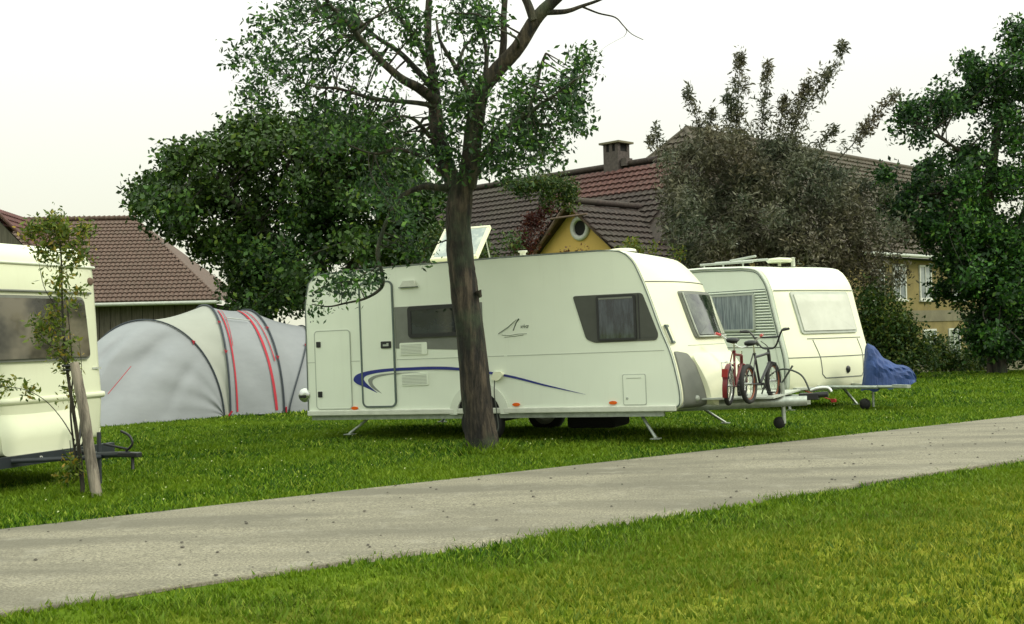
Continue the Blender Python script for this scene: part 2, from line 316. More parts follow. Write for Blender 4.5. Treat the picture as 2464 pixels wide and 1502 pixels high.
def blades():
    out = []
    for y0, y1, den, L, wd in ((4.8, 9, 3400, .036, .0068), (9, 14, 2400, .038, .0088), (14, 22, 1500, .042, .012), (22, 38, 420, .055, .020)):
        hw0 = .5 * y1 + 2.6; n_ = int((y1 - y0) * 2 * hw0 * den)
        nt_ = n_ // 14; tx = RNG.uniform(-hw0, hw0, nt_); ty = RNG.uniform(y0, y1, nt_); th_ = RNG.uniform(.5, 1.45, nt_) ; ti = RNG.integers(0, nt_, n_); sg = .022 + .0022 * y0; fr_ = RNG.random(n_) < .72
        x = np.where(fr_, tx[ti] + RNG.normal(0, sg, n_), RNG.uniform(-hw0, hw0, n_)); y = np.where(fr_, ty[ti] + RNG.normal(0, sg, n_), RNG.uniform(y0, y1, n_)); tuft = np.where(fr_, th_[ti], .6); k = np.abs(x) < .49 * y + 2.5
        w = -.5835 * x + .8121 * y; s_ = .8121 * x + .5835 * y; wob = .05 * np.sin(s_ * 3.1) + .03 * np.sin(s_ * 9.7) + RNG.normal(0, .055, n_)
        k &= (w + wob < e_near) | (w + wob > e_far)
        x, y, w, tuft = x[k], y[k], w[k], tuft[k]; n_ = len(x)
        patch = np.sin(x * 1.7 + np.sin(y * 1.3) * 2) * np.sin(y * 2.1 + np.sin(x * .9) * 2); patch2 = np.sin(x * 5.3 + y * 2.2) * np.sin(y * 6.1 - x * 1.9)
        h = L * tuft * RNG.uniform(.4, 1.15, n_) * (1 + .22 * patch + .2 * patch2)
        edge = np.minimum(np.abs(w - e_near), np.abs(w - e_far)); h *= 1 + .12 * np.exp(-(edge / .12) ** 2)
        h = np.where(w < e_near, h * .9, h)
        dt = np.hypot(x + .39, y - 14.63); h += .20 * np.exp(-(dt / .48) ** 4) * RNG.uniform(.2, 1, n_)
        ds = np.hypot(x + 4.25, y - 11.4); h += .07 * np.exp(-(ds / .35) ** 2) * RNG.uniform(.2, 1, n_)
        a = RNG.uniform(0, 2 * np.pi, n_); ln = RNG.uniform(.2, 1.7, n_) * h; h = h * .85; la = RNG.uniform(0, 2 * np.pi, n_)
        zz = np.where(x > 4, -1.3 * (lambda t: t*t*(3-2*t))(np.clip((y - 34 + .25 * np.maximum(0, 10 - x)) / 9, 0, 1)) * np.clip((x - 4) / 6, 0, 1), 0) - .02
        wv = wd * np.where(RNG.random(n_) < .12, 2.4, RNG.uniform(.5, 1.3, n_)); ca, sa = np.cos(a) * wv, np.sin(a) * wv
        A = np.stack([x - ca, y - sa, zz], 1); B = np.stack([x + ca, y + sa, zz], 1); T = np.stack([x + np.cos(la) * ln, y + np.sin(la) * ln, zz + .02 + h], 1)
        out.append(np.stack([A, B, T], 1).reshape(-1, 3))
    return np.concatenate(out)
tag(npmesh('grass', blades(), 3, M['blade']), 'mown green lawn grass growing on both sides of the pale path', 'grass', kind='stuff')
# small white clover flowers scattered in the far lawn, and grit on the path
cl = []
for _ in range(230):
    y = random.uniform(9.5, 22); x = random.uniform(-.5 * y, .5 * y); w = -.5835 * x + .8121 * y
    if w < e_far + .1: continue
    r = random.uniform(.006, .012); z = random.uniform(.04, .07)
    for k in range(3):
        a = k * 2.1; cl += [(x + r*math.cos(a), y + r*math.sin(a), z), (x + r*math.cos(a+2), y + r*math.sin(a+2), z + r), (x, y, z + r * 1.3)]
tag(npmesh('clover_flowers', cl, 3, simple('clover_white', (.62, .66, .35), .8)), 'tiny pale clover flowers dotted through the lawn behind the path', 'flowers', kind='stuff')
g = MB()
for _ in range(260):
    s_ = random.uniform(-2, 22); w = random.uniform(e_near + .05, e_far - .05); q = PD * s_ + PN * w; r = random.uniform(.004, .016)
    g.lathe((q.x, q.y, .014 + .02 * math.sin(math.pi * (w - e_near) / (e_far - e_near))), [(r, 0), (r * random.uniform(.6, .9), r * .5), (.0005, r * .7)], 5, 'z')
tag(g.build('grit', simple('grit', (.10, .09, .075), .9, 0, .6, 20)), 'loose dark grit and crumbs lying on the pale path', 'grit', kind='stuff')

# ------------------------------------------------------------------ caravans
def caravan_shell(front, roof, rear, Wd, bow, wtop, r=.03, power=2.6):
    """front: (x,z) from the bottom up; returns mesh and the function of the front surface"""
    fp = [(p.x, p.y) for p in cr(front, 5)]; zt = max(p[1] for p in fp)
    def wgt(z): return 1 if z < wtop else max(0, 1 - (z - wtop) / (zt - wtop)) ** .7
    prof = [(p[0], p[1], wgt(p[1])) for p in fp] + [(x, z, 0) for x, z in roof] + [(x, z, 0) for x, z in rear]
    base = [(a, b) for a, b, _ in prof]; ins = shrink(base, r); ins2 = shrink(base, r * .3); mb = MB()
    ys = [0, r * .3, r] + [r + (Wd - 2 * r) * k / 14 for k in range(1, 14)] + [Wd - r, Wd - r * .3, Wd]
    def bw(y): return bow * (1 - abs(2 * y / Wd - 1) ** power)
    rings = []
    for y in ys:
        src = ins if y in (0, Wd) else (ins2 if y in (r * .3, Wd - r * .3) else base)
        rings += [(src[i][0] + bw(y) * prof[i][2], y, src[i][1]) for i in range(len(prof))]
    n_ = len(prof); k = len(ys)
    mb.add(rings, [(i*n_+j, (i+1)*n_+j, (i+1)*n_+(j+1)%n_, i*n_+(j+1)%n_) for i in range(k-1) for j in range(n_)], True)
    mb.add(rings[:n_], [tuple(range(n_))]); mb.add(rings[-n_:], [tuple(range(n_))[::-1]])
    zs = sorted(fp, key=lambda p: p[1])
    def fx(y, z):
        for a, b in zip(zs, zs[1:]):
            if a[1] <= z <= b[1] and b[1] > a[1]: x = a[0] + (b[0]-a[0]) * (z-a[1]) / (b[1]-a[1]); break
        else: x = zs[0][0] if z < zs[0][1] else zs[-1][0]
        return x + bw(y) * wgt(z)
    return mb, fx, base
def dens(out, st=.07):
    o = []
    for i in range(len(out)):
        a = Vector(out[i]); b = Vector(out[(i+1) % len(out)]); k = max(1, int((b-a).length / st))
        o += [tuple(a.lerp(b, j/k)) for j in range(k)]
    return o
def patch(mb, fx, out, off, th=.02, n=10):
    """a thin curved slab lying on the front surface; out = outline in (y,z)"""
    out = dens(out); ys = [p[0] for p in out]; zs = [p[1] for p in out]; cy = sum(ys)/len(ys); cz = sum(zs)/len(zs); m_ = len(out)
    cy = (min(ys)+max(ys))/2; cz = (min(zs)+max(zs))/2
    def pt(y, z, o): return (fx(y, z) + o, y, z)
    vs = []; rings = 16
    for k in range(rings, 0, -1):
        for y, z in out: vs.append(pt(cy + (y-cy)*k/rings, cz + (z-cz)*k/rings, off))
    vs.append(pt(cy, cz, off)); fs = []
    for k in range(rings-1):
        for i in range(m_): j = (i+1) % m_; fs.append((k*m_+i, k*m_+j, (k+1)*m_+j, (k+1)*m_+i))
    for i in range(m_): fs.append(((rings-1)*m_+i, (rings-1)*m_+(i+1)%m_, rings*m_))
    mb.add(vs, fs, True)
    ed = [pt(y, z, off) for y, z in out] + [pt(y, z, off - th) for y, z in out]
    mb.add(ed, [(i, m_+i, m_+(i+1)%m_, (i+1)%m_) for i in range(m_)])
def surf_line(mb, fx, pts, r, off=0, n=6, seg=10):
    o = []
    for a, b in zip(pts, pts[1:]):
        for k in range(seg): t = k/seg; y = a[0]+(b[0]-a[0])*t; z = a[1]+(b[1]-a[1])*t; o.append((fx(y, z)+off, y, z))
    y, z = pts[-1]; o.append((fx(y, z)+off, y, z)); mb.tube(o, r, n)
def wheel(parent, c, Rt=.30, w=.17, name='wheel'):
    t = MB(); x, y, z = c
    t.lathe((x, y, z), [(Rt*.62, -w*.5), (Rt*.9, -w*.5), (Rt*.98, -w*.36), (Rt, -w*.15), (Rt, w*.15), (Rt*.98, w*.36), (Rt*.9, w*.5), (Rt*.62, w*.5)], 32)
    wh = t.build(name, M['rubber'], parent)
    r_ = MB(); r_.lathe((x, y, z), [(Rt*.64, -w*.46), (Rt*.58, -w*.42), (Rt*.5, -w*.2), (Rt*.25, -w*.28), (Rt*.22, -w*.4), (.001, -w*.42)], 24); r_.build('rim', M['rim'], wh); return wh
def steady(parent, a, b, w=.05):
    s = MB(); s.tube([a, b], w*.5, 4); d = Vector(b); s.box((d.x-.06, d.y-.06, d.z-.012), (d.x+.06, d.y+.06, d.z)); return s.build('steady_leg', M['galv'], parent)
def textmesh(name, body, size, mat, parent, mtx, extr=.004, shear=0):
    c = bpy.data.curves.new(name, 'FONT'); c.body = body; c.size = size; c.extrude = extr; c.shear = shear
    o = bpy.data.objects.new(name, c); COL.objects.link(o); dg = bpy.context.evaluated_depsgraph_get(); me = bpy.data.meshes.new_from_object(o.evaluated_get(dg)); bpy.data.objects.remove(o)
    me.materials.clear(); me.materials.append(mat); me.transform(mtx); return link(name, me, parent)

# --- main caravan
o1 = P(742, 1000, 17.08); F1 = Fr((o1.x, o1.y, 0), -24.3, .9)
c1 = empty('touring_caravan', (0, 0, 0), 'long white caravan with a blue swoosh along its side, parked behind the tree trunk', 'caravan')
c1.matrix_world = F1.m; W1 = 2.48
front1 = [(5.50, .345), (5.62, .40), (5.64, .52), (5.618, .72), (5.54, 1.07), (5.418, 1.395), (5.275, 1.828), (5.172, 2.10), (5.07, 2.30), (4.90, 2.425), (4.60, 2.452)]
mb, fx1, prof1 = caravan_shell(front1, [(3.2, 2.456), (1.6, 2.44), (.4, 2.41), (.2, 2.39)], [(.08, 2.28), (.03, 2.08), (.008, 1.95), (0, .42), (.0, .345)], W1, .32, 2.0)
body = mb.build('body', M['paint'], c1)
# front shell, white paint tinted as if sunlit, lies over the front of the body, roof edge to waist
mb = MB(); zc = [.36 + (2.40 - .36) * k / 40 for k in range(41)]
mb.grid(lambda u, v: (fx1(.012 + (W1-.024)*v, zc[int(round(u*40))]) + .006, .012 + (W1-.024)*v, zc[int(round(u*40))]), 40, 20)
mb.build('front_panel', M['cream'], c1)
top = [(5.02, 2.36), (4.90, 2.428), (4.60, 2.456), (3.2, 2.460), (1.6, 2.444), (.4, 2.414)]
mb = MB(); mb.grid(lambda u, v: (top[int(round(u*5))][0], .012 + (W1-.024)*v, top[int(round(u*5))][1]), 5, 8); mb.build('roof', M['cream'], c1)
mb = MB(); mb.tube([(x, -.004, z) for x, z in shrink(prof1, .012)[2:]], .008, 6); mb.build('edge_trim', M['seam'], c1)
mb = MB(); mb.box((.01, -.035, .335), (5.58, .02, .412)); mb.build('skirt_rail', M['trim'], c1, .012)
mb = MB(); mb.box((.05, .03, .27), (5.4, .09, .345)); mb.box((.05, W1-.09, .27), (5.4, W1-.03, .345)); mb.box((2.7, .1, .22), (2.86, W1-.1, .30)); mb.build('chassis_frame', M['galv'], c1)
mb = MB(); mb.box((3.25, -.004, 1.108), (5.45, .004, 1.116)); mb.box((1.53, -.004, 1.108), (3.2, .004, 1.116)); mb.box((.02, -.004, 1.108), (.92, .004, 1.116)); mb.build('side_crease', M['lgrey'], c1)
# entrance door
do = rr(.945, .44, 1.51, 2.24, .09); dr = MB(); dr.prism(shrink(do, .02), -.012, .003); door = dr.build('door', M['paint'], c1, .004)
mb = MB(); mb.ring(do, shrink(do, .026), -.020, .003); mb.build('door_seal', M['seam'], door)
mb = MB(); mb.prism(rr(1.29, 1.278, 1.455, 1.378, .015), -.026, -.010); h = mb.build('handle', M['black'], door)
mb = MB(); mb.box((1.33, -.034, 1.31), (1.42, -.026, 1.335)); mb.box((1.39, -.034, 1.335), (1.42, -.026, 1.352)); mb.build('lever', M['lgrey'], door)
ho = rr(.16, .425, .775, 1.572, .06); mb = MB(); mb.prism(shrink(ho, .012), -.010, .003); hatch = mb.build('service_hatch', M['paint'], c1)
mb = MB(); mb.ring(ho, shrink(ho, .013), -.013, .003); mb.build('hatch_seal', M['lgrey'], hatch)
for z in (1.37, .645):
    mb = MB(); mb.prism(rr(.198, z-.042, .270, z+.042, .008), -.020, -.009); mb.build('lock', M['black'], hatch)
# window behind the trunk in its grey band
mb = MB(); mb.prism(rpoly([(1.518, 1.27), (2.9, 1.20), (2.9, 1.858), (1.518, 1.855)], .01), -.004, .003); band = mb.build('grey_band', M['mgrey'], c1)
def cwin(out, mat, parent, d0=-.03, fr=.03, name='window', fm='black'):
    mb = MB(); mb.ring(out, shrink(out, fr), d0, .003); w = mb.build(name, M[fm], parent); mb = MB(); mb.prism(shrink(out, fr-.004), d0+.008, .003); mb.build('pane', mat, w); return w
cwin(rr(1.745, 1.41, 2.75, 1.852, .05), M['gdark'], c1, -.034, .055)
mb = MB(); mb.prism(rr(1.59, 1.172, 2.027, 1.345, .02), -.014, .003); v1 = mb.build('vent_grille', M['paint'], c1, .003)
mb = MB(); [mb.box((1.61, -.018, 1.19+.02*k), (1.94, -.0135, 1.197+.02*k)) for k in range(7)]; mb.build('louvre', M['lgrey'], v1)
mb = MB(); mb.prism(rr(1.59, .742, 2.027, .920, .02), -.014, .003); v1 = mb.build('vent_grille', M['paint'], c1, .003)
mb = MB(); [mb.box((1.61, -.018, .762+.02*k), (2.005, -.0135, .769+.02*k)) for k in range(7)]; mb.build('louvre', M['lgrey'], v1)
mb = MB(); mb.prism([(1.64, 2.13), (1.90, 2.13), (1.87, 2.215), (1.70, 2.215)], -.05, .003); l = mb.build('awning_light', M['trim'], c1, .01)
mb = MB(); mb.box((1.62, -.045, 2.118), (1.92, -.006, 2.129)); mb.build('light_base', M['seam'], l)
for x, z in ((.813, .438), (3.356, .452), (4.735, .456)):
    mb = MB(); o_ = [(x+.055*math.cos(a*.524), z+.024*math.sin(a*.524)) for a in range(12)]; mb.prism(o_, -.022, .003); mb.build('marker_light', M['orange'], c1, .004)
# big window at the front end
wo_ = rpoly([(4.231, 1.867), (5.189, 1.862), (5.385, 1.32), (5.36, 1.245), (4.52, 1.24), (4.40, 1.29)], .045); mb = MB(); mb.prism(wo_, -.012, .003); sw_ = mb.build('window_surround', M['dgrey'], c1)
w2 = cwin(rr(4.565, 1.262, 5.10, 1.848, .03), M['gblue'], c1, -.036, .028)
mb = MB(); mb.box((4.60, -.037, 1.80), (5.06, -.030, 1.822)); mb.build('blind_rail', M['mgrey'], w2)
mb = MB(); mb.box((5.13, -.017, 1.27), (5.145, -.0125, 1.845)); mb.build('surround_bar', M['black'], sw_)
# blue swoosh and grey swoosh, cut as thin film
up = cr([(.812, .85), (.90, .93), (1.2, .98), (1.7, .999), (2.4, .985), (3.2, .866), (3.8, .712), (4.361, .571)], 6); dn = cr([(4.361, .571), (3.8, .688), (3.2, .828), (2.4, .944), (1.7, .955), (1.3, .940), (1.05, .890), (1.0, .845), (1.06, .76), (1.20, .655), (1.0, .72), (.86, .79)], 6)
def film(outp, name, mat, y=-.003, sub=None):
    mb = MB(); n_ = len(outp)
    mb.prism([(p[0], p[1]) for p in outp], y, .002); return mb.build(name, M[mat], c1)
def strip(upl, dnl, name, mat, y):
    mb = MB(); n_ = len(upl)
    for k in range(n_-1): mb.add([(upl[k][0], y, upl[k][1]), (dnl[k][0], y, dnl[k][1]), (dnl[k+1][0], y, dnl[k+1][1]), (upl[k+1][0], y, upl[k+1][1])], [(0, 1, 2, 3)])
    return mb.build(name, M[mat], c1)
outer = cr([(1.195, .652), (1.0, .735), (.86, .79), (.812, .855), (.90, .93), (1.2, .98), (1.7, .999), (2.4, .985), (3.2, .866), (3.8, .712), (4.361, .571)], 8)
inner = cr([(1.200, .654), (1.06, .76), (1.0, .82), (.985, .860), (1.05, .905), (1.3, .942), (1.7, .957), (2.4, .944), (3.2, .834), (3.8, .690), (4.361, .569)], 8)
strip(outer, inner, 'blue_stripe', 'blue', -.0155)
og = cr([(1.27, .64), (1.12, .72), (1.06, .80), (1.07, .855), (1.20, .905), (1.45, .925), (1.9, .928)], 8); ig = cr([(1.272, .642), (1.16, .74), (1.125, .80), (1.15, .845), (1.25, .880), (1.5, .908), (1.9, .925)], 8)
strip(og, ig, 'grey_stripe', 'sgrey', -.0150)
# signature-style name on the side
mb = MB(); mb.tube([(3.13, -.004, 1.415), (3.28, -.004, 1.50), (3.405, -.004, 1.595)], [.008, .009, .005], 6, flat=.4); mb.tube([(3.445, -.004, 1.605), (3.40, -.004, 1.55), (3.352, -.004, 1.448)], [.012, .008, .007], 6, flat=.4)
mb.tube([(3.18, -.004, 1.395), (3.30, -.004, 1.385), (3.42, -.004, 1.40), (3.55, -.004, 1.40)], .003, 5); mb.tube([(3.22, -.004, 1.365), (3.38, -.004, 1.372), (3.5, -.004, 1.385)], .003, 5)
lg = mb.build('name_lettering', M['logo'], c1)
textmesh('lettering', 'viva', .085, M['logo'], lg, Matrix.Translation((3.45, -.004, 1.475)) @ Matrix.Rotation(R(90), 4, 'X') @ Matrix.Scale(.95, 4, (1, 0, 0)), .001, .5)
mb = MB(); mb.prism(rr(4.885, .43, 5.18, .81, .02), -.012, .003); gh = mb.build('side_hatch', M['paint'], c1, .004)
mb = MB(); mb.ring(rr(4.875, .42, 5.19, .82, .02), rr(4.886, .431, 5.179, .809, .02), -.009, .003); mb.build('hatch_seal', M['lgrey'], gh)
mb = MB(); mb.box((4.93, -.016, .765), (5.13, -.011, .773)); mb.build('label_plate', M['lgrey'], gh); mb = MB(); mb.lathe((4.93, -.012, .51), [(.018, 0), (.016, -.006), (.001, -.007)], 12); mb.build('lock', M['lgrey'], gh)
mb = MB(); mb.prism(rpoly([(3.02, .80), (3.06, .90), (3.17, .90), (3.20, .86), (3.15, .80), (3.10, .78)], .015), -.07, .003); cp = mb.build('mains_socket', M['cream'], c1, .008)
mb = MB(); mb.tube(cr([(3.075, -.06, .80), (3.07, -.08, .6), (3.10, -.09, .35), (3.11, -.10, .12), (3.0, -.2, .03)], 5), .008, 6); mb.build('mains_cable', M['wire'], cp)
# wheel arch and wheels
ar = [(2.80 + .45*math.cos(R(a)), .33 + .43*math.sin(R(a))) for a in range(0, 181, 10)]; ai = [(2.80 + .33*math.cos(R(a)), .33 + .32*math.sin(R(a))) for a in range(0, 181, 10)]
mb = MB(); k = len(ar); vs = [(x, -.028, z) for x, z in ar] + [(x, -.040, z) for x, z in ai] + [(x, .01, z) for x, z in ai] + [(x, .01, z) for x, z in ar]
mb.add(vs, [(i+a*k, i+1+a*k, i+1+b*k, i+b*k) for i in range(k-1) for a, b in ((0,1),(1,2),(3,0))]); mb.build('wheel_arch', M['grp'], c1)
mb = MB(); mb.prism(ai, -.006, .004); mb.build('wheel_well', M['dark'], c1)
for y in (.10, W1-.12): wheel(c1, (2.80, y, .20), .31, .18)
mb = MB(); mb.tube([(2.79, .15, .2), (2.79, W1-.15, .2)], .03, 8); mb.build('axle', M['chassis'], c1)
for a, b in (((.95, .25, .32), (.62, .12, .06)), ((1.3, W1-.3, .32), (.95, W1-.1, .06)), ((5.0, .25, .32), (5.27, .06, -.01)), ((5.2, W1-.35, .32), (5.6, W1-.1, .0))): steady(c1, a, b)
mb = MB(); mb.box((3.75, .8, .06), (4.45, 1.5, .27)); mb.build('water_tank', M['dark'], c1, .04)
# roof light standing open, flue
hx = [(2.13, .62), (2.90, .62), (2.90, 1.20), (2.13, 1.20)]
mb = MB(); mb.ring([(1.85, 2.452), (2.55, 2.452), (2.55, 2.50), (1.85, 2.50)], [(1.88, 2.455), (2.52, 2.455), (2.52, 2.495), (1.88, 2.495)], .60, .63); mb.box((1.85, 1.2, 2.45), (2.55, 1.24, 2.50)); mb.box((1.85, .6, 2.45), (1.89, 1.2, 2.50)); mb.box((2.51, .6, 2.45), (2.55, 1.2, 2.50)); rl = mb.build('rooflight', M['cream'], c1)
lm = Matrix.Translation((2.20, .60, 2.51)) @ Matrix.Rotation(R(44), 4, 'X') @ Matrix.Translation((0, .66, 0)) @ Matrix.Scale(.86, 4, (1, 0, 0))
mb = MB(); mb.box((-.42, -.66, .0), (.42, .0, .05), lm); lid = mb.build('rooflight_lid', M['dome'], c1, .02)
mb = MB(); [mb.box(a, b, lm) for a, b in (((-.44,-.68,-.012),(.44,-.63,.056)),((-.44,-.03,-.012),(.44,.02,.056)),((-.44,-.63,-.012),(-.39,-.03,.056)),((.39,-.63,-.012),(.44,-.03,.056)))]; mb.build('frame', M['cream'], lid, .01)
for sx in (-.36, .36): mb = MB(); mb.tube([Vector((2.20+sx*.8, 1.2, 2.50)), lm @ Vector((sx, -.12, 0))], .010, 5); mb.build('stay', M['lgrey'], lid)
fm_ = MB(); fm_.lathe((3.32, .5, 2.45), [(.045, 0), (.04, .08), (.065, .09), (.065, .11), (.001, .115)], 14, 'z'); fm_.build('flue', M['trim'], c1)
fm_ = MB(); fm_.lathe((4.75, .55, 2.44), [(.20, 0), (.19, .035), (.12, .05), (.001, .052)], 20, 'z'); fm_.build('roof_vent', M['cream'], c1)
# rear lamp sticking out behind
mb = MB(); mb.lathe((-.05, .02, .64), [(.001, -.05), (.09, -.045), (.105, -.02), (.10, .03), (.001, .04)], 16); rlm = mb.build('rear_lamp', M['chrome'], c1)
mb = MB(); mb.box((-.12, -.036, .60), (.0, -.028, .64)); mb.build('lens', M['black'], rlm)
# front: seam, window, marker lamp, lower grey panel with the locker bulging out of it
mb = MB(); surf_line(mb, fx1, [(.02, 2.005), (W1-.02, 2.005)], .008, .008, seg=24); mb.build('front_seam', M['mgrey'], c1)
mb = MB(); surf_line(mb, fx1, [(.3, 1.16), (W1-.3, 1.16)], .005, .006, seg=20); mb.build('front_crease', M['lgrey'], c1)
q = [F1.surf(x, y, fx1) for x, y in ((1633, 707), (1728, 713), (1757, 806), (1675, 804))]; print('front win', [(round(a, 2), round(b, 2)) for a, b in q])
yl = .50; fo = [(p[0], p[1]) for p in rpoly([(yl, 1.88), (W1-yl+.05, 1.88), (W1-yl+.05, 1.25), (yl, 1.25)], .05)]
mb = MB(); patch(mb, fx1, fo, .045, .05); fw = mb.build('front_window', M['mgrey'], c1)
mb = MB(); patch(mb, fx1, shrink(fo, .045), .070, .03); mb.build('pane', M['gfront'], fw)
mb = MB(); surf_line(mb, fx1, [(yl+.03, 1.86), (yl+.03, 1.27), (W1-yl+.02, 1.27)], .014, .06); mb.build('frame', M['lgrey'], fw)
gp = rpoly([(.03, 1.10), (.22, 1.06), (.36, .80), (.45, .36), (.03, .36)], .04); mb = MB(); patch(mb, fx1, gp, .026, .03); gpp = mb.build('grey_corner_panel', M['mgrey'], c1)
mb = MB(); mb.lathe((5.72, .42, .48), [(.001, -.03), (.04, -.02), (.045, .02), (.001, .03)], 12); mb.v = [(x+.06, y-.20, z) for x, y, z in mb.v]; mb.build('corner_lamp', M['lgrey'], gpp)
def fx_l(y, z): t = max(0, min(1, (1.06 - z) / .5)); e_ = max(0, 1 - ((y - 1.35) / .95) ** 4); return fx1(y, max(z, .5)) + .17 * math.sin(t * math.pi / 2) * (.35 + .65 * e_)
lo = rpoly([(.27, 1.05), (2.25, 1.05), (2.2, .37), (.42, .37)], .09); mb = MB(); patch(mb, fx_l, lo, .03, .20); mb.build('front_locker', M['cream'], c1)
mb = MB(); mb.ring([(0, 0), (.13, 0), (.13, .24), (0, .24)], [(.03, .03), (.10, .03), (.10, .21), (.03, .21)], 0, .03)
for i, (x, y, z) in enumerate(mb.v): mb.v[i] = (fx1(.06, 1.2+z) + .012 + y, .02 + x, 1.2 + z)
mb.build('grab_handle', M['seam'], c1)
# drawbar
mb = MB()
for y0 in (.32, W1-.32): mb.tube([(5.3, y0, .37), (6.0, y0+(1.24-y0)*.26, .375), (6.98, 1.24 + (y0-1.24)*.08, .375)], .088, 4)
dbar = mb.build('drawbar', M['galv'], c1)
mb = MB(); mb.box((6.9, 1.15, .38), (7.15, 1.27, .47)); mb.tube([(7.1, 1.21, .44), (7.27, 1.21, .45)], .040, 8); mb.build('coupling', M['black'], dbar, .01)
mb = MB(); mb.tube(cr([(7.05, 1.21, .50), (7.15, 1.21, .53), (7.27, 1.21, .53), (7.31, 1.21, .48)], 4), .025, 6); mb.build('coupling_handle', M['chrome'], dbar)
mb = MB(); mb.tube([(6.72, 1.02, .09), (6.72, 1.02, .62)], .028, 10); jw = mb.build('jockey_post', M['galv'], c1)
mb = MB(); mb.lathe((6.66, 1.02, .10), [(.001, -.03), (.065, -.03), (.078, -.015), (.078, .015), (.065, .03), (.001, .03)], 18); mb.build('jockey_wheel', M['rubber'], jw)
mb = MB(); mb.box((5.55, .3, .455), (6.75, 2.1, .475)); mb.build('step_plate', M['lgrey'], c1)
mb = MB(); mb.tube(cr([(6.45, 1.0, .48), (6.55, 1.0, .70), (6.75, .98, .80), (6.98, .95, .72), (7.08, .95, .52)], 6), .012, 6); mb.tube([(6.62, 1.05, .48), (6.86, 1.05, .84)], .014, 6); mb.build('cable_and_brake_lever', M['wire'], c1)

# --- second caravan (ribbed sides, big blinded front window)
F2 = Fr((2.18, 23.7, 0), -56)
c2 = empty('touring_caravan', (0, 0, 0), 'older pale caravan with ribbed side and large blinded front window, behind the bicycles', 'caravan'); c2.matrix_world = F2.m; W2 = 2.15
front2 = [(4.44, .33), (4.50, .45), (4.50, .86), (4.385, 1.293), (4.24, 1.80), (4.135, 2.166), (3.99, 2.39), (3.82, 2.51), (3.5, 2.56)]
mb, fx2, prof2 = caravan_shell(front2, [(2.5, 2.60), (1.0, 2.60), (.3, 2.56)], [(.06, 2.35), (0, 2.1), (0, .33)], W2, .13, 1.9, .05)
mb.build('body', M['paint'], c2)
mb = MB(); zc2 = [.36 + (2.5 - .36) * k / 30 for k in range(31)]; mb.grid(lambda u, v: (fx2(.03 + (W2-.06)*v, zc2[int(round(u*30))]) + .006, .03 + (W2-.06)*v, zc2[int(round(u*30))]), 30, 16); mb.build('front_panel', M['cream'], c2)
mb = MB(); mb.tube([(x, -.01, z) for x, z in shrink(prof2, .035)[:-2]], .016, 6); mb.build('edge_trim', M['lgrey'], c2)
mb = MB(); mb.tube([(x, -.008, z) for x, z in shrink(prof2, .075)[:-2]], .007, 6); mb.build('edge_seal', M['seam'], c2)
def px2(z): return fx2(0, z)
mb = MB()
for k in range(17):
    z = 1.30 + .05 * k; mb.tube([(1.5, -.004, z), (px2(z) - .11, -.004, z)], .014, 6, cap=True)
mb.build('ribbed_cladding', M['paint'], c2)
mb = MB()
for k in range(18): z = 1.275 + .05 * k; mb.box((1.5, -.006, z-.007), (px2(z) - .11, .002, z+.007))
mb.build('rib_grooves', M['seam'], c2)
cwin(rr(2.55, 1.40, 3.80, 2.07, .05), M['gcurt'], c2, -.045, .035, fm='lgrey')
mb = MB(); mb.box((1.0, -.006, 1.10), (px2(1.1)-.1, .002, 1.115)); mb.build('side_crease', M['mgrey'], c2)
mb = MB(); mb.box((0, -.03, .33), (4.42, .01, .40)); mb.build('skirt_rail', M['trim'], c2)
fo2 = rpoly([(.36, 2.07), (W2-.28, 2.07), (W2-.28, 1.33), (.40, 1.33)], .06); mb = MB(); patch(mb, fx2, fo2, .035, .05); fw = mb.build('front_window', M['lgrey'], c2)
mb = MB(); patch(mb, fx2, shrink(fo2, .05), .055, .03); mb.build('pane', M['gblind'], fw)
mb = MB(); surf_line(mb, fx2, [(.05, 2.10), (W2-.05, 2.10)], .012, .02, seg=16); mb.build('window_gutter', M['lgrey'], c2)
mb = MB()
for pts in ([(.03, .92), (W2-.03, .92)], [(.62, 1.22), (.70, .92), (.72, .62), (.80, .55), (W2-.35, .55), (W2-.30, .62), (W2-.27, 1.0), (W2-.32, 1.22)], [(.50, 1.24), (W2-.2, 1.24)]): surf_line(mb, fx2, pts, .009, .008)
mb.build('locker_seams', M['mgrey'], c2)
lz = lambda y, z, o: Vector((fx2(y, z)+o, y, z))
mb = MB(); mb.lathe((0, 0, 0), [(.001, -.012), (.05, -.01), (.055, 0)], 16); mb.v = [(fx2(1.38, .68) + .012 - y, 1.38 + x, .68 + z * 1.2) for x, y, z in mb.v]; mb.build('locker_lock', M['black'], c2)
mb = MB(); mb.box((4.52, .1, .36), (4.60, W2-.1, .41)); mb.build('front_bumper', M['lgrey'], c2, .01)
textmesh('maker_lettering', 'LMC', .13, M['sgrey'], c2, Matrix.Translation((fx2(1.05, 2.26) + .02, .99, 2.20)) @ Matrix.Rotation(R(-26), 4, 'Y') @ Matrix.Rotation(R(90), 4, 'Z') @ Matrix.Rotation(R(90), 4, 'X') @ Matrix.Scale(.95, 4, (1, 0, 0)), .004)
mb = MB(); mb.tube([(2.3, .12, 2.66), (3.65, .12, 2.64)], .022, 6); mb.tube([(2.3, .5, 2.70), (3.65, .5, 2.68)], .022, 6)
for x in (2.4, 2.9, 3.4): mb.tube([(x, .12, 2.56), (x, .12, 2.66)], .016, 5); mb.tube([(x, .12, 2.66), (x, .5, 2.69)], .014, 5)
mb.tube([(2.9, .3, 2.70), (3.5, .35, 2.75)], .02, 6); mb.build('roof_rails', M['lgrey'], c2)
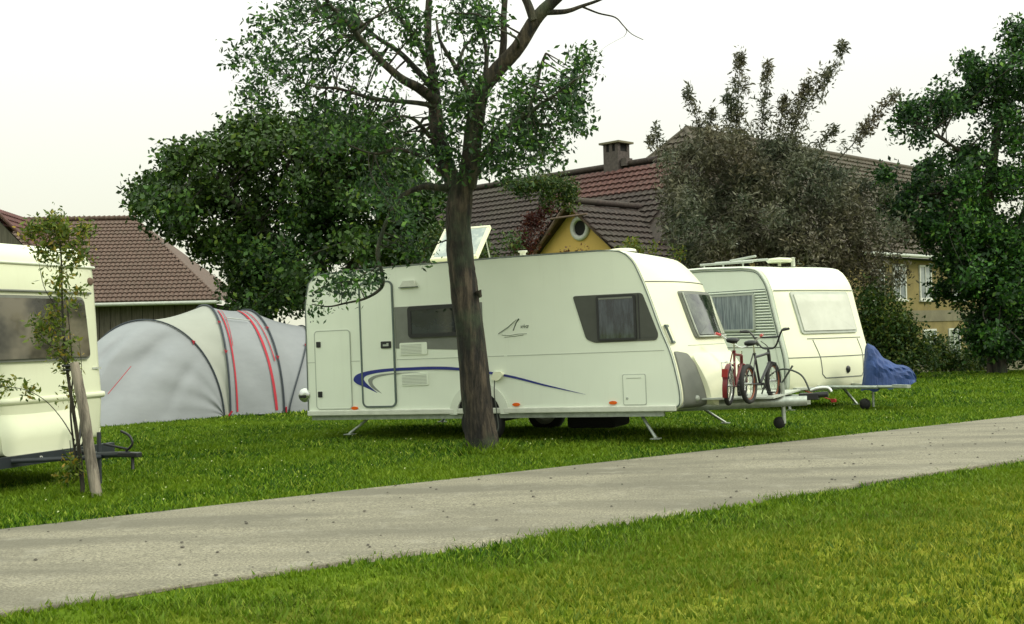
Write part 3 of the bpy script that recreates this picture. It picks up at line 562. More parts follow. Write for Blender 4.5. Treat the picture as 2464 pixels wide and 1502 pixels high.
mb = MB(); mb.lathe((3.55, .9, 2.57), [(.20, .06), (.24, .10), (.20, .14), (.001, .16)], 18, 'z'); mb.tube([(3.55, .9, 2.57), (3.55, .9, 2.68)], .03, 8); mb.build('roof_aerial', M['old'], c2)
mb = MB(); mb.lathe((3.65, 1.15, 2.56), [(.04, 0), (.035, .15), (.05, .16), (.001, .17)], 12, 'z'); mb.build('flue', M['trim'], c2)
for y in (.12, W2-.14): wheel(c2, (2.3, y, .27), .30, .17)
mb = MB(); mb.tube([(2.3, .2, .27), (2.3, W2-.2, .27)], .03, 8); mb.build('axle', M['chassis'], c2)
steady(c2, (4.1, .35, .34), (4.35, .2, .02)); steady(c2, (4.1, W2-.3, .34), (4.3, W2-.15, .02))
mb = MB()
for y0 in (.45, W2-.45): mb.tube([(4.2, y0, .40), (5.55, 1.07+(y0-1.07)*.08, .40)], .04, 4)
d2 = mb.build('drawbar', M['galv'], c2); mb = MB(); mb.tube([(5.5, 1.07, .40), (6.15, 1.07, .42)], .028, 8); mb.box((5.85, 1.02, .40), (6.15, 1.12, .45)); mb.build('coupling', M['galv'], d2)
p_ = F2.i @ P(2107, 960, 20.0); mb = MB(); mb.tube([(5.30, 1.22, .05), (5.30, 1.22, .5)], .02, 8); j2 = mb.build('jockey_post', M['galv'], c2)
mb = MB(); mb.lathe((5.22, 1.10, .10), [(.001, -.045), (.085, -.045), (.10, 0), (.085, .045), (.001, .045)], 16); mb.build('jockey_wheel', M['rubber'], j2)
# red cover seen low beside the main caravan's coupling
mb = MB(); mb.prism(rr(-.045, -.03, .045, .03, .015), -.02, .02); q = F2.i @ P(2006, 964, 19.6); mb.v = [(q.x + x, q.y + y, q.z + z) for x, y, z in mb.v]; mb.tube([(q.x, q.y, q.z), (4.45, q.y, .37)], .010, 6); mb.build('red_coupling_cover', M['redlens'], c2)

# --- third caravan at the left edge, seen on its front
F3 = Fr((-4.69, 13.22, 0), -22)
c3 = empty('touring_caravan', (0, 0, 0), 'old cream caravan with front window toned by brown reflections and dark drawbar at the left edge', 'caravan')
m3 = Matrix.Translation((0, 0, 0)); c3.matrix_world = F3.m @ Matrix.Translation((0, -2.2, 0)); W3 = 2.2
front3 = [(-.01, .42), (.01, .45), (.025, .54), (.05, .86), (.045, 1.0), (.02, 1.30), (.0, 1.70), (-.02, 2.0), (-.045, 2.30), (-.10, 2.44), (-.24, 2.54), (-.55, 2.58)]
mb, fx3, prof3 = caravan_shell(front3, [(-2.5, 2.60), (-4.4, 2.58)], [(-4.7, 2.4), (-4.75, 2.2), (-4.75, .42)], W3, .08, 2.1, .09)
mb.build('body', M['old'], c3)
mb = MB(); surf_line(mb, fx3, [(.05, 2.33), (W3-.03, 2.33)], .016, .012, seg=16); mb.build('upper_seam', M['grp'], c3)
mb = MB(); surf_line(mb, fx3, [(.08, 2.035), (W3-.16, 2.035)], .014, .02, seg=16); mb.build('window_gutter', M['mgrey'], c3)
mb = MB(); surf_line(mb, fx3, [(.03, .90), (W3-.03, .90)], .038, -.005, seg=16); mb.build('belt_moulding', M['old'], c3)
fo3 = rpoly([(.32, 1.99), (W3-.30, 1.99), (W3-.24, 1.30), (.26, 1.30)], .09); mb = MB(); patch(mb, fx3, fo3, .03, .05); fw = mb.build('front_window', M['mgrey'], c3)
mb = MB(); patch(mb, fx3, shrink(fo3, .03), .050, .03); mb.build('pane', M['gbrown'], fw)
mb = MB(); mb.lathe((0, 0, 0), [(.045, 0), (.045, -.012), (.03, -.02), (.001, -.021)], 16); mb.v = [(fx3(W3-.13, 2.17)-y, W3-.13+x, 2.17+z) for x, y, z in mb.v]; mb.build('marker_lamp', M['beam'], c3)
mb = MB(); mb.box((fx3(2.05, 1.19), W3-.20, 1.185), (fx3(2.05, 1.19)+.014, W3-.06, 1.205)); mb.build('badge', M['lgrey'], c3)
def fx_l3(y, z): t = max(0, min(1, (.86 - z) / .35)); return .02 + .17 * math.sin(t * math.pi / 2)
mb = MB(); patch(mb, fx_l3, rpoly([(.50, .86), (W3-.50, .86), (W3-.55, .36), (.55, .36)], .08), .03, .40); mb.build('gas_locker', M['old'], c3)
mb = MB(); mb.box((-4.7, .05, .27), (.30, .12, .38)); mb.box((-4.7, W3-.12, .27), (-.1, W3-.05, .38)); mb.box((.20, .1, .25), (.27, W3-.1, .36)); mb.box((-.2, .1, .25), (-.12, W3-.1, .36))
ch3 = mb.build('chassis', M['chassis'], c3)
mb = MB()
for y0 in (.35, W3-.35): mb.tube([(-.2, y0, .31), (1.0, 1.1+(y0-1.1)*.05, .32)], .034, 4)
mb.tube([(.8, 1.1, .33), (1.32, 1.1, .35)], .030, 8); db3 = mb.build('drawbar', M['chassis'], c3)
mb = MB(); mb.box((1.2, 1.06, .32), (1.45, 1.14, .37)); mb.tube([(1.36, 1.1, .32), (1.36, 1.1, .20)], .02, 6); mb.build('coupling', M['black'], db3, .015)
mb = MB(); mb.tube(cr([(1.28, 1.1, .38), (1.36, 1.1, .45), (1.33, 1.1, .53), (1.22, 1.1, .58)], 5), .013, 6); mb.tube([(1.30, 1.1, .40), (1.02, 1.08, .45)], .014, 6); mb.build('brake_lever', M['black'], db3)
mb = MB(); mb.tube(cr([(.25, 1.5, .36), (.35, 1.5, .52), (.45, 1.4, .75), (.5, 1.3, .45), (.6, 1.15, .36)], 5), .012, 6); mb.build('connection_cable', M['black'], db3)
mb = MB(); mb.tube([(.78, 1.28, .02), (.78, 1.28, .55)], .022, 8); mb.build('jockey_post', M['chassis'], db3)
for y in (.1, W3-.1): wheel(c3, (-2.6, y, .28), .30, .17)
mb = MB(); mb.tube([(-2.6, .15, .28), (-2.6, W3-.15, .28)], .03, 8); mb.build('axle', M['chassis'], c3)
textmesh('plate_lettering', 'B', .085, M['white'], ch3, Matrix.Translation((.273, .98, .27)) @ Matrix.Rotation(R(90), 4, 'Z') @ Matrix.Rotation(R(90), 4, 'X'), .003)

# ------------------------------------------------------------------ blue cover over the second caravan's drawbar
mb = MB(); Lc = .88
prof = [(0, .40, .08), (.03, .47, .20), (.12, .45, .27), (.27, .30, .30), (.45, .18, .28), (.65, .12, .24), (.84, .10, .22), (.95, .0, .17), (1.0, -.10, .08)]
pr = cr([(a, b, c) for a, b, c in prof], 4); rings = []; nn = 20
for a, hgt, hw in pr:
    for j in range(nn):
        t = j / nn; ang = math.pi * (t * 1.0); fold = 1 + .05 * math.sin(9 * t * math.pi + a * 13) + .03 * math.sin(17 * t + a * 31)
        x = math.cos(math.pi * j / (nn-1)); z = math.sin(math.pi * j / (nn-1)) ** .55
        low = -.42 * (1 - .55 * a) + .03 * math.sin(a * 21 + j)
        fz = .020 * abs(math.sin(j * 1.3 + a * 9)) + .012 * abs(math.sin(a * 19 - j)); rings.append((a * Lc + fz, (x * hw + fz * (1 if x > 0 else -1)) * fold * (1.0 if z > .3 else 1.12), (low if z < .02 else low + (hgt - low) * z * (1 + .02 * math.sin(a * 25 + 5 * t)))))
k = len(pr); mb.add(rings, [(i*nn+j, (i+1)*nn+j, (i+1)*nn+j+1, i*nn+j+1) for i in range(k-1) for j in range(nn-1)], False); mb.add(rings[:nn], [tuple(range(nn))])
mb.add(rings[-nn:], [tuple(range(nn))[::-1]])
cv = mb.build('tarpaulin_cover', M['tarp']); tag(cv, 'crumpled blue tarpaulin cover draped over the drawbar of the older caravan', 'cover')
q = P(2078, 920, 20.15); cv.scale = (.96, 1, .92); cv.location = (q.x, q.y, .70); cv.rotation_euler = (0, R(6), R(-14))
sd = cv.modifiers.new('solid', 'SOLIDIFY'); sd.thickness = .008

# ------------------------------------------------------------------ bicycles on the drawbar rack
def bicycle(label, loc, az, fcol, rimcol, gcol, Rw, Wb, bmx, sad_z, tilt=0, steer=0):
    b = empty('bicycle', loc, label, 'bicycle', (R(tilt), 0, R(az)), 'bicycles standing on the drawbar'); h = Wb / 2
    bb = Vector((-.05, 0, Rw*.92)); st = Vector((-.17, 0, sad_z-.12)); hd = Vector((h-.12, 0, Rw+.36)); hl = Vector((h-.09, 0, Rw+.25)); ra = Vector((-h, 0, Rw)); fa = Vector((h, 0, Rw))
    m_ = MB()
    for a, c, r_ in ((bb, st, .016), (st + Vector((.02,0,-.05)), hd, .017), (bb, hl, .019), (hd, hl, .022)): m_.tube([a, c], r_, 8)
    for s_ in (-1, 1): o_ = Vector((0, .05*s_, 0)); m_.tube([bb + o_*.5, ra + o_], .009, 6); m_.tube([st + o_*.3, ra + o_], .008, 6)
    fr = m_.build('frame', M[fcol], b)
    m_ = MB(); 
    for s_ in (-1, 1): o_ = Vector((0, .055*s_, 0)); m_.tube([hl + o_*.2, Vector((h-.02, .055*s_, Rw+.28-.05)), fa + o_], .012, 6)
    m_.build('fork', M[fcol], b)
    for c in (ra, fa):
        m_ = MB(); m_.torus(c, Rw-.026, .030, n=32); w_ = m_.build('wheel', M['rubber'], b)
        m_ = MB(); m_.torus(c, Rw-.052, .014, n=32, m=6, sx=.9); m_.build('rim', M[rimcol], w_)
        m_ = MB()
        for k in range(14): a = 2*math.pi*k/14; m_.tube([c + Vector((0, .02*(-1)**k, 0)), c + Vector((math.cos(a)*(Rw-.05), 0, math.sin(a)*(Rw-.05)))], .0022, 3, cap=False)
        m_.tube([c + Vector((0, -.05, 0)), c + Vector((0, .05, 0))], .018, 8); m_.build('spokes', M['chrome'], w_)
    m_ = MB(); m_.tube([st, st + Vector((-.02, 0, .10))], .012, 6); m_.build('seat_post', M['chrome'], b)
    m_ = MB(); sz = sad_z; vs = []
    for k, (x, w_, z) in enumerate(((-.14, .075, 0), (-.10, .09, .02), (-.02, .06, .015), (.08, .025, .01), (.13, .015, -.01))):
        for j in range(10): a = 2*math.pi*j/10; vs.append((st.x + x, w_*math.cos(a), sz + z + .028*math.sin(a)))
    m_.add(vs, [(i*10+j, i*10+(j+1)%10, (i+1)*10+(j+1)%10, (i+1)*10+j) for i in range(4) for j in range(10)] + [tuple(range(10))[::-1], tuple(range(40, 50))], True); m_.build('saddle', M['black'], b)
    m_ = MB(); t = hd + Vector((.0, 0, .06)); m_.tube([hd, t], .014, 8)
    if bmx: pts = [t + Vector(v) for v in ((-.10, -.33, .24), (-.04, -.22, .23), (.02, -.10, .03), (.03, 0, .0), (.02, .10, .03), (-.04, .22, .23), (-.10, .33, .24))]; m_.tube([t + Vector((-.02, -.17, .15)), t + Vector((-.02, .17, .15))], .010, 6)
    else: pts = [t + Vector(v) for v in ((-.20, -.30, .22), (-.08, -.26, .20), (.02, -.10, .08), (.03, 0, .04), (.02, .10, .08), (-.08, .26, .20), (-.20, .30, .22))]
    hb = m_; hb.tube(cr(pts, 4), .012, 8); hbo = hb.build('handlebar', M[fcol] if bmx else M['chrome'], b)
    for a, c in ((pts[0], pts[1]), (pts[-1], pts[-2])): m_ = MB(); m_.tube([a, a + (c-a)*.9], .018, 8); m_.build('grip', M[gcol], hbo)
    m_ = MB(); m_.torus(bb + Vector((0, -.045, 0)), .07, .006, n=20, m=5); m_.tube([bb + Vector((0, -.055, 0)), bb + Vector((.10, -.06, -.11))], .009, 6); m_.tube([bb + Vector((0, .055, 0)), bb + Vector((-.10, .06, .11))], .009, 6)
    m_.box(tuple(bb + Vector((.06, -.14, -.125))), tuple(bb + Vector((.14, -.06, -.105)))); m_.box(tuple(bb + Vector((-.14, .06, .105))), tuple(bb + Vector((-.06, .14, .125)))); m_.tube([bb, bb + Vector((0, -.055, 0))], .018, 8); m_.tube([bb, bb + Vector((0, .055, 0))], .018, 8); m_.build('pedals', M['black'], b)
    if not bmx:
        m_ = MB(); m_.grid(lambda u, v: Vector((ra.x - math.cos(R(-30+150*u))*(Rw+.03), (v-.5)*.06, ra.z + math.sin(R(-30+150*u))*(Rw+.03))), 14, 2); m_.build('mudguard', M['red'], b)
        m_ = MB(); [m_.tube([Vector((-h+.1, s_*.05, Rw*2+.05)), Vector((-h-.22, s_*.06, Rw*2+.05)), ra + Vector((0, s_*.07, 0))], .006, 5) for s_ in (-1, 1)]; m_.tube([Vector((-h-.22, -.06, Rw*2+.05)), Vector((-h-.22, .06, Rw*2+.05))], .006, 5); m_.build('luggage_rack', M['chrome'], b)
        m_ = MB(); m_.box((-h-.30, -.035, Rw+.12), (-h-.27, .035, Rw+.22)); m_.build('rear_reflector', M['redlens'], b)
    else:
        m_ = MB(); m_.tube(cr([t + Vector((.03, .1, .1)), t + Vector((.16, .05, .0)), hl + Vector((.1, .02, -.05)), hl], 5), .006, 5); m_.build('brake_cable', M['black'], b)
    return b
bicycle('small red bicycle with red mudguard and pink grips, standing nearer the caravan front', (2.83, 14.92, .495), 68, 'red', 'chrome', 'pred', .245, .86, False, .80, 3)
bicycle('black kids stunt bicycle with orange rims and high black handlebar on the drawbar', (3.15, 14.80, .515), 57, 'bfr', 'bor', 'black', .245, .86, True, .74, -2)

# ------------------------------------------------------------------ tent
tn = empty('tunnel_tent', (0, 0, 0), 'large grey tunnel tent with red straps and dark hoops, pitched left of the white caravan', 'tent')
AX = Vector((.83, .56, 0)).normalized(); PX = Vector((-.56, .83, 0)).normalized(); F0 = Vector((-5.55, 22.75, 0)); tn.location = F0
def T(a, p, z): return AX * a + PX * p + Vector((0, 0, z))             # along, across (away), up; tent local
def arch(t, wd, h, lean, a0, sh=2.3):                                   # t 0..1 near foot over the top to the far foot
    an = math.pi * t; c, s_ = math.cos(an), math.sin(an)
    x = (1 - math.copysign(abs(c) ** (2/sh), c)) / 2 * wd; z = h * abs(s_) ** (2/sh)
    return a0 + lean * (abs(s_) ** 1.3), x, z
AF, PF = -2.6, 1.15
def A1(t):
    _, x, z = arch(t, 1, 1.90, 0, 0, 2.05); k_ = math.sin(math.pi*t)
    return (-.12 + (AF+.12)*x - .14*k_, PF*x - .06*k_, z)
A1_ = lambda t: 0
A2 = lambda t: arch(t, 2.8, 2.20, 0, 0); A3 = lambda t: (lambda q: (q[0] - .16*q[1], q[1], q[2]))(arch(t, 2.8, 2.10, .0, 1.12, 2.02)); A4 = lambda t: arch(t, 2.5, 1.74, .85, 1.22, 2.0)
def bridge(fa, fb, n, sag, name, mat):
    mb = MB()
    def f(u, v):
        a = fa(v); b = fb(v); s_ = sag * math.sin(math.pi * u) * math.sin(math.pi * v) ** .5; wr = .012 * math.sin(v * 40 + u * 7) * math.sin(math.pi * u)
        return T(a[0]*(1-u)+b[0]*u, a[1]*(1-u)+b[1]*u + s_ * (1 if v < .5 else -1) * abs(math.cos(math.pi*v)) + wr, a[2]*(1-u)+b[2]*u - s_ * math.sin(math.pi*v))
    mb.grid(f, n, 48); return mb.build(name, M[mat], tn)
bridge(A1, A2, 10, .07, 'roof_panel', 'tent_lit'); bridge(A2, A3, 10, .05, 'side_panel', 'tent'); bridge(A3, A4, 8, .05, 'side_panel', 'tent')
# near end: fabric running from the first hoop down to a curved hem
def wl(x, y): v = Vector((x, y, 0)) - F0; return (v.dot(AX), v.dot(PX), 0)
hem = cr([(-.12, 0, 0), wl(-6.15, 22.0), wl(-6.75, 21.3), wl(-7.4, 20.7), wl(-8.2, 20.6), wl(-8.7, 21.3), wl(-8.6, 22.0), (AF, PF, 0)], 12)
def hemf(t): k = t * (len(hem)-1); i = min(int(k), len(hem)-2); return tuple(hem[i].lerp(hem[i+1], k-i))
mb = MB()
def ef(u, v):
    tt = .5 - .5 * math.cos(math.pi * v) if False else v
    a = A1(tt); b = hemf(tt); s_ = math.sin(math.pi * u); fold = .10 * math.exp(-((v-.34-.1*u)/.05)**2) * math.sin(u*3.0) - .07 * math.exp(-((v-.46-.1*u)/.04)**2) * math.sin(u*3.0) + .035*math.exp(-((v-.36)/.03)**2) * s_ + .03*math.exp(-((v-.22)/.02)**2) * s_ + .006*math.sin(v*60)*s_*u + .008*math.sin(v*27+u*9)*s_ + .008*math.sin(v*13-u*21)*s_
    bul = .16 * s_ * math.sin(math.pi * v)
    h_ = .65*u + .35*math.sin(math.pi*u/2); k_ = .62*(1-u) + .38*math.cos(math.pi*u/2) ** .9
    nx = math.sin(math.pi * v)
    return T(a[0]*(1-h_)+b[0]*h_ + fold*.5, a[1]*(1-h_)+b[1]*h_ + fold * 1.6 * (1 if v < .5 else -1), a[2]*k_ + fold * .3 * nx)
mb.grid(ef, 24, 90); mb.build('end_panel', M['tent'], tn)
hem2 = lambda t: tuple(cr([(1.22, 0, 0), (2.0, .1, 0), (2.6, .7, 0), (2.7, 1.6, 0), (2.0, 2.5, 0), (1.22, 2.7, 0)], 12)[min(60, int(round(t*60)))])
mb = MB(); mb.grid(lambda u, v: T(*[A4(v)[k]*(1-u)+hem2(v)[k]*u + ((.22*math.sin(math.pi*u)*math.sin(math.pi*v)) if k != 1 else 0) for k in range(3)]), 12, 60); mb.build('end_panel', M['tent'], tn)
for fn, r_ in ((A1, .016), (A2, .022), (A3, .020), (A4, .016)):
    mb = MB(); mb.tube([T(a, p - (.02 if p < 1.4 else -.02), z + .018) for a, p, z in [fn(k/40) for k in range(41)]], r_, 6); hp = mb.build('hoop_pole', M['pole'], tn)
    for k in ((11,) if r_ < .018 else (7, 12)): a, p, z = fn(k/40); q = T(a, p-.02, z+.02); mb = MB(); mb.prism([(q.x-.03, q.z+.03), (q.x+.03, q.z+.01), (q.x+.005, q.z-.06)], q.y-.03, q.y+.02); mb.build('pole_clip', M['strap'], hp)
def strapline(u0, u1, v0, v1, wd, fa=A2, fb=A3, u2=None):
    mb = MB(); N = 30
    def q(u, v): a = fa(v); b = fb(v); s_ = .05*math.sin(math.pi*u)*math.sin(math.pi*v)**.5; return T(a[0]*(1-u)+b[0]*u, a[1]*(1-u)+b[1]*u + s_*abs(math.cos(math.pi*v)) - .015, a[2]*(1-u)+b[2]*u - s_*math.sin(math.pi*v) + .02)
    for k in range(N):
        va = v0 + (v1-v0)*k/N; vb = v0 + (v1-v0)*(k+1)/N; ua = u0 + (u1-u0)*k/N; ub = u0 + (u1-u0)*(k+1)/N
        mb.add([q(ua-wd, va), q(ua+wd, va), q(ub+wd, vb), q(ub-wd, vb)], [(0, 1, 2, 3)], True)
    return mb.build('strap', M['strap'], tn)
strapline(.13, .12, 0.005, .40, .016); strapline(.16, .22, .20, .42, .006); strapline(.86, .70, .005, .46, .024); strapline(.93, .82, .16, .46, .010)
mb = MB(); q = [T(*(A2(.33)[k]*(1-u)+A3(.33)[k]*u for k in range(3))) + Vector((0, -.03, .03)) for u in (.2, .45, .7)]; mb.tube(q, .010, 5); mb.build('window_zip', M['pin'], tn)
tl = tn.matrix_world.inverted(); q0 = P(315, 882, 21.3) - F0; q1 = P(260, 948, 20.4) - F0; mb = MB(); mb.tube([q0, q1], .016, 4, flat=.4); mb.build('strap', M['strap'], tn)
mb = MB(); mb.tube([T(-.05, -.03, 0), T(.02, -.06, .10)], .02, 5); mb.build('peg_loop', M['strap'], tn)
mb = MB(); mb.tube([T(1.15, -.03, 0), T(1.15, -.05, .12)], .02, 5); mb.build('peg_loop', M['strap'], tn)
mb = MB()
for ph in np.linspace(0, math.pi, 9): mb.lathe((0, 0, 0), [(.001, -.10), (.06, -.08), (.10, 0), (.06, .08), (.001, .10)], 16)
rb = MB(); rb.lathe((0, 0, 0), [(.001, -.11), (.05, -.10), (.09, -.06), (.105, 0), (.09, .06), (.05, .10), (.001, .11)], 18, 'z'); rfl = M['red']
ro = tag(rb.build('red_float', M['strap']), 'round red float on top of a post behind the left shoulder of the tent', 'float'); ro.location = P(263, 823, 26)
po = MB(); po.tube([(0, 0, -1.45), (0, 0, -.1)], .03, 6); po.build('post', M['bark2'], ro)

# ------------------------------------------------------------------ roofs and houses
def tiles(mb, o, U, V, lu, lv, tw, tl_, amp, step, keep=None, sub=5):
    """pantile field: o = lower left corner, U along the eave, V up the slope"""
    U = Vector(U).normalized(); V = Vector(V).normalized(); N = U.cross(V).normalized(); N = N if N.z > 0 else -N
    nu = int(lu / tw * sub); nr = int(lv / tl_); vs = []; fs = []
    for r in range(nr):
        rows = ((r*tl_, step), ((r+1)*tl_, .0))
        b0 = len(vs)
        for vv, hh in rows:
            for i in range(nu+1):
                a = i / sub; w = amp * (abs(math.sin(math.pi * a)) ** .8); vs.append(Vector(o) + U*(i*tw/sub) + V*vv + N*(w + hh))
        for i in range(nu+1):                         # butt end of the tile course
            a = i / sub; vs.append(Vector(o) + U*(i*tw/sub) + V*(r*tl_) - N*.01)
        for i in range(nu):
            cu = (i+.5)*tw/sub; cv_ = (r+.5)*tl_
            if keep is None or keep(cu, cv_):
                fs.append((b0+i, b0+i+1, b0+nu+1+i+1, b0+nu+1+i)); fs.append((b0+i, b0+2*(nu+1)+i, b0+2*(nu+1)+i+1, b0+i+1))
    mb.add(vs, fs, False)
def hipkeep(lu, lv, l, r): return lambda u, v: (u > l * v / lv) and (u < lu - r * v / lv)

# barn behind the tent
FB = Matrix.Translation(CAM) @ Matrix.Scale(1.9, 4) @ Matrix.Translation(-CAM)
def bp(x, y, z): a = R(5); return FB @ Vector((x*math.cos(a)-y*math.sin(a), x*math.sin(a)+y*math.cos(a), z))
bo = bp(-8, 29.9, 0); bo.z = 0
bn = empty('barn', bo, 'long wooden barn with brown tiled hipped roof behind the tent', 'barn')
e0 = bp(-17, 29.52, 2.50); e1 = bp(-4.71, 29.52, 2.50); r0 = bp(-17, 33.1, 4.95); r1 = bp(-7.55, 33.1, 4.95); b1 = bp(-4.71, 36.7, 2.5)
lu = (e1-e0).length; Vd = (r0-e0); lv = Vd.length; mb = MB(); tiles(mb, e0, e1-e0, Vd, lu, lv, .22, .36, .055, .06, hipkeep(lu, lv, 0, (e1-e0).length-(r1-r0).length))
rf = mb.build('roof', M['tbarn'], bn, origin=bo)
mb = MB(); mb.add([e0, e1, r1, r0], [(0, 1, 2, 3)]); mb.v = [(x, y, z-.05) for x, y, z in mb.v]; mb.add([e1, b1, r1], [(0, 1, 2)]); mb.build('roof_deck', M['tbarn'], rf, origin=bo)
mb = MB(); n_ = 70
for k in range(n_): a = r0.lerp(r1, k/n_); b = r0.lerp(r1, (k+1)/n_); mb.tube([a + Vector((0,0,.03)), b + Vector((0,0,.07))], [.11, .13], 8)
for k in range(40): a = r1.lerp(e1, k/40); b = r1.lerp(e1, (k+1)/40); mb.tube([a + Vector((0,0,.0)), b + Vector((0,0,.03))], [.07, .06], 6)
mb.build('ridge_tiles', M['tbarn'], rf, origin=bo)
mb = MB(); mb.tube([e0 + Vector((0, -.12, -.10)), e1 + Vector((.1, -.12, -.10))], .09, 8); mb.build('gutter', M['lgrey'], bn, origin=bo)
mb = MB(); w0 = bp(-17, 29.9, 2.45); w1 = bp(-5.1, 29.9, 2.45); w2 = bp(-5.1, 36.3, 2.45); w3 = bp(-17, 36.3, 2.45); N_ = 90
for A_, B_ in ((w0, w1), (w1, w2)):
    for k in range(N_):
        a = A_.lerp(B_, k/N_); b = A_.lerp(B_, (k+.93)/N_); d = Vector((0, -.03 if k % 2 else 0, 0)); mb.add([(a.x, a.y+d.y, 0), (b.x, b.y+d.y, 0), (b.x, b.y+d.y, a.z), (a.x, a.y+d.y, a.z)], [(0, 1, 2, 3)])
mb.build('boarded_wall', M['wood'], bn, origin=bo); mb = MB()
for A_, B_ in ((w0, w1), (w1, w2), (w2, w3), (w3, w0)): mb.add([(A_.x, A_.y+.05, 0), (B_.x, B_.y+.05, 0), (B_.x, B_.y+.05, A_.z), (A_.x, A_.y+.05, A_.z)], [(0, 1, 2, 3)])
mb.build('wall', M['dark'], bn, origin=bo)
# lower shed roof in front of it at the very left
s0 = P(-190, 650, 44); s1 = P(-30, 492, 44); s2 = P(125, 640, 44); so_ = Vector((s1.x, 44, 0))
sh = empty('shed', so_, 'small shed with dark red gable roof at the left edge, above the cut off caravan', 'shed'); dv = Vector((-.55, 5, 0))
mb = MB(); tiles(mb, s2, dv, s1-s2, 5, (s1-s2).length, .22, .36, .05, .05); tiles(mb, s0 + dv, -dv, s1-s0, 5, (s1-s0).length, .22, .36, .05, .05); rf = mb.build('roof', M['tdred'], sh, origin=so_)
mb = MB(); mb.tube([s1 + Vector((0,-.05,.08)), s2 + Vector((0,-.05,.05))], .08, 4); mb.tube([s0 + Vector((0,-.05,.05)), s1 + Vector((0,-.05,.08))], .08, 4); mb.build('verge', M['tred'], rf, origin=so_)
mb = MB(); i0 = s0.lerp(s2, .06); i2 = s0.lerp(s2, .94); mb.prism([(i0.x, 0), (i2.x, 0), (i2.x, i2.z-.1), (s1.x, s1.z-.25), (i0.x, i0.z-.1)], 44.15, 44.3); mb.box((i0.x, 44.3, 0), (i2.x, 48.5, s2.z-.2)); mb.build('wall', M['wood'], sh, origin=so_)

# farmhouse: A = yellow block on the right, B = long roof running away left, Wg = yellow gabled wing
HF = Fr((0, 0, 0), 45); hm = HF.m.to_3x3()
def hp(x, y, z): return hm @ Vector((x, y, z))
ho_ = hp(35, 24, -1.3)
hs = empty('farmhouse', ho_, 'yellow farmhouse with weathered tiled roofs, brick chimney and gabled wing, behind the caravans and trees', 'house')
Bd = lambda mb, name, mat, par=None, bev=0: mb.build(name, M[mat], par or hs, bev, origin=ho_)
def hq(mb, *pts): mb.add([hp(*p) for p in pts], [tuple(range(len(pts)))])
def hbox(mb, a, b): mb.box(a, b, HF.m)
# block A
mb = MB(); lu = 28; Lr = math.hypot(5, 5.25); tiles(mb, hp(34.5, 23.7, 4.5), hp(1, 0, 0), hp(0, 5, 5.25), lu, Lr, .30, .36, .05, .07, hipkeep(lu, Lr, 4.66, 0), 4); ra_ = Bd(mb, 'roof', 'tbrown')
mb = MB(); tiles(mb, hp(34.5, 33.7, 4.5), hp(0, -1, 0), hp(4.66, 0, 5.25), 10, math.hypot(4.66, 5.25), .30, .36, .05, .07, hipkeep(10, math.hypot(4.66, 5.25), 5, 5), 4); Bd(mb, 'roof', 'tbrown')
mb = MB(); hq(mb, (62.5, 33.7, 4.5), (34.5, 33.7, 4.5), (39.16, 28.7, 9.7), (62.5, 28.7, 9.7)); hq(mb, (34.5, 23.72, 4.42), (62.5, 23.72, 4.42), (62.5, 28.7, 9.62), (39.16, 28.7, 9.62)); Bd(mb, 'roof_deck', 'tbrown', ra_)
mb = MB(); mb.tube([hp(39.16, 28.7, 9.78), hp(62.5, 28.7, 9.78)], .14, 8); mb.tube([hp(39.16, 28.7, 9.76), hp(34.5, 23.7, 4.6)], .11, 8); mb.tube([hp(39.16, 28.7, 9.76), hp(34.5, 33.7, 4.6)], .11, 8); Bd(mb, 'ridge_tiles', 'tbrown', ra_)
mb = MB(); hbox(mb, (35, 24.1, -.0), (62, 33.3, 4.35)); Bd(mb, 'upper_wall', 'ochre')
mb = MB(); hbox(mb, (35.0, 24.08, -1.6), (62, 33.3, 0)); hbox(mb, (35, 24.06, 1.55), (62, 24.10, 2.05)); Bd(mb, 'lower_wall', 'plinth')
mb = MB(); mb.tube([hp(34.4, 23.62, 4.44), hp(62.5, 23.62, 4.44)], .08, 8); Bd(mb, 'gutter', 'lgrey')
mb = MB(); hbox(mb, (34.5, 23.7, 4.30), (62.5, 24.1, 4.36)); Bd(mb, 'eave_boards', 'dark')
mb = MB(); mb.tube([hp(58.6, 24.0, -1.3), hp(58.6, 24.0, 4.4)], .06, 8); Bd(mb, 'downpipe', 'lgrey')
def hwin(x0, x1, z0, z1, Y=24.1):
    mb = MB(); n0 = len(mb.v)
    for a, b in (((x0-.1, Y-.06, z0-.1), (x1+.1, Y-.0, z0)), ((x0-.1, Y-.06, z1), (x1+.1, Y, z1+.08)), ((x0-.1, Y-.06, z0), (x0, Y, z1)), ((x1, Y-.06, z0), (x1+.1, Y, z1)), (((x0+x1)/2-.03, Y-.05, z0), ((x0+x1)/2+.03, Y-.004, z1))): hbox(mb, a, b)
    w = Bd(mb, 'window', 'white'); mb = MB(); hbox(mb, (x0, Y-.02, z0), (x1, Y+.02, z1)); Bd(mb, 'pane', 'win', w)
    mb = MB(); hbox(mb, (x0-.15, Y-.12, z0-.17), (x1+.15, Y, z0-.1)); Bd(mb, 'sill', 'white', w)
for x0, x1 in ((45.7, 46.7), (47.7, 48.7), (50.2, 51.2), (53.6, 54.6), (57.4, 58.4)): hwin(x0, x1, 2.62, 4.02)
for x0, x1 in ((50.4, 51.5), (53.0, 54.0)): hwin(x0, x1, -.15, 1.12)
mb = MB(); hbox(mb, (55.6, 24.03, -1.3), (56.7, 24.1, .85)); Bd(mb, 'door', 'dark')
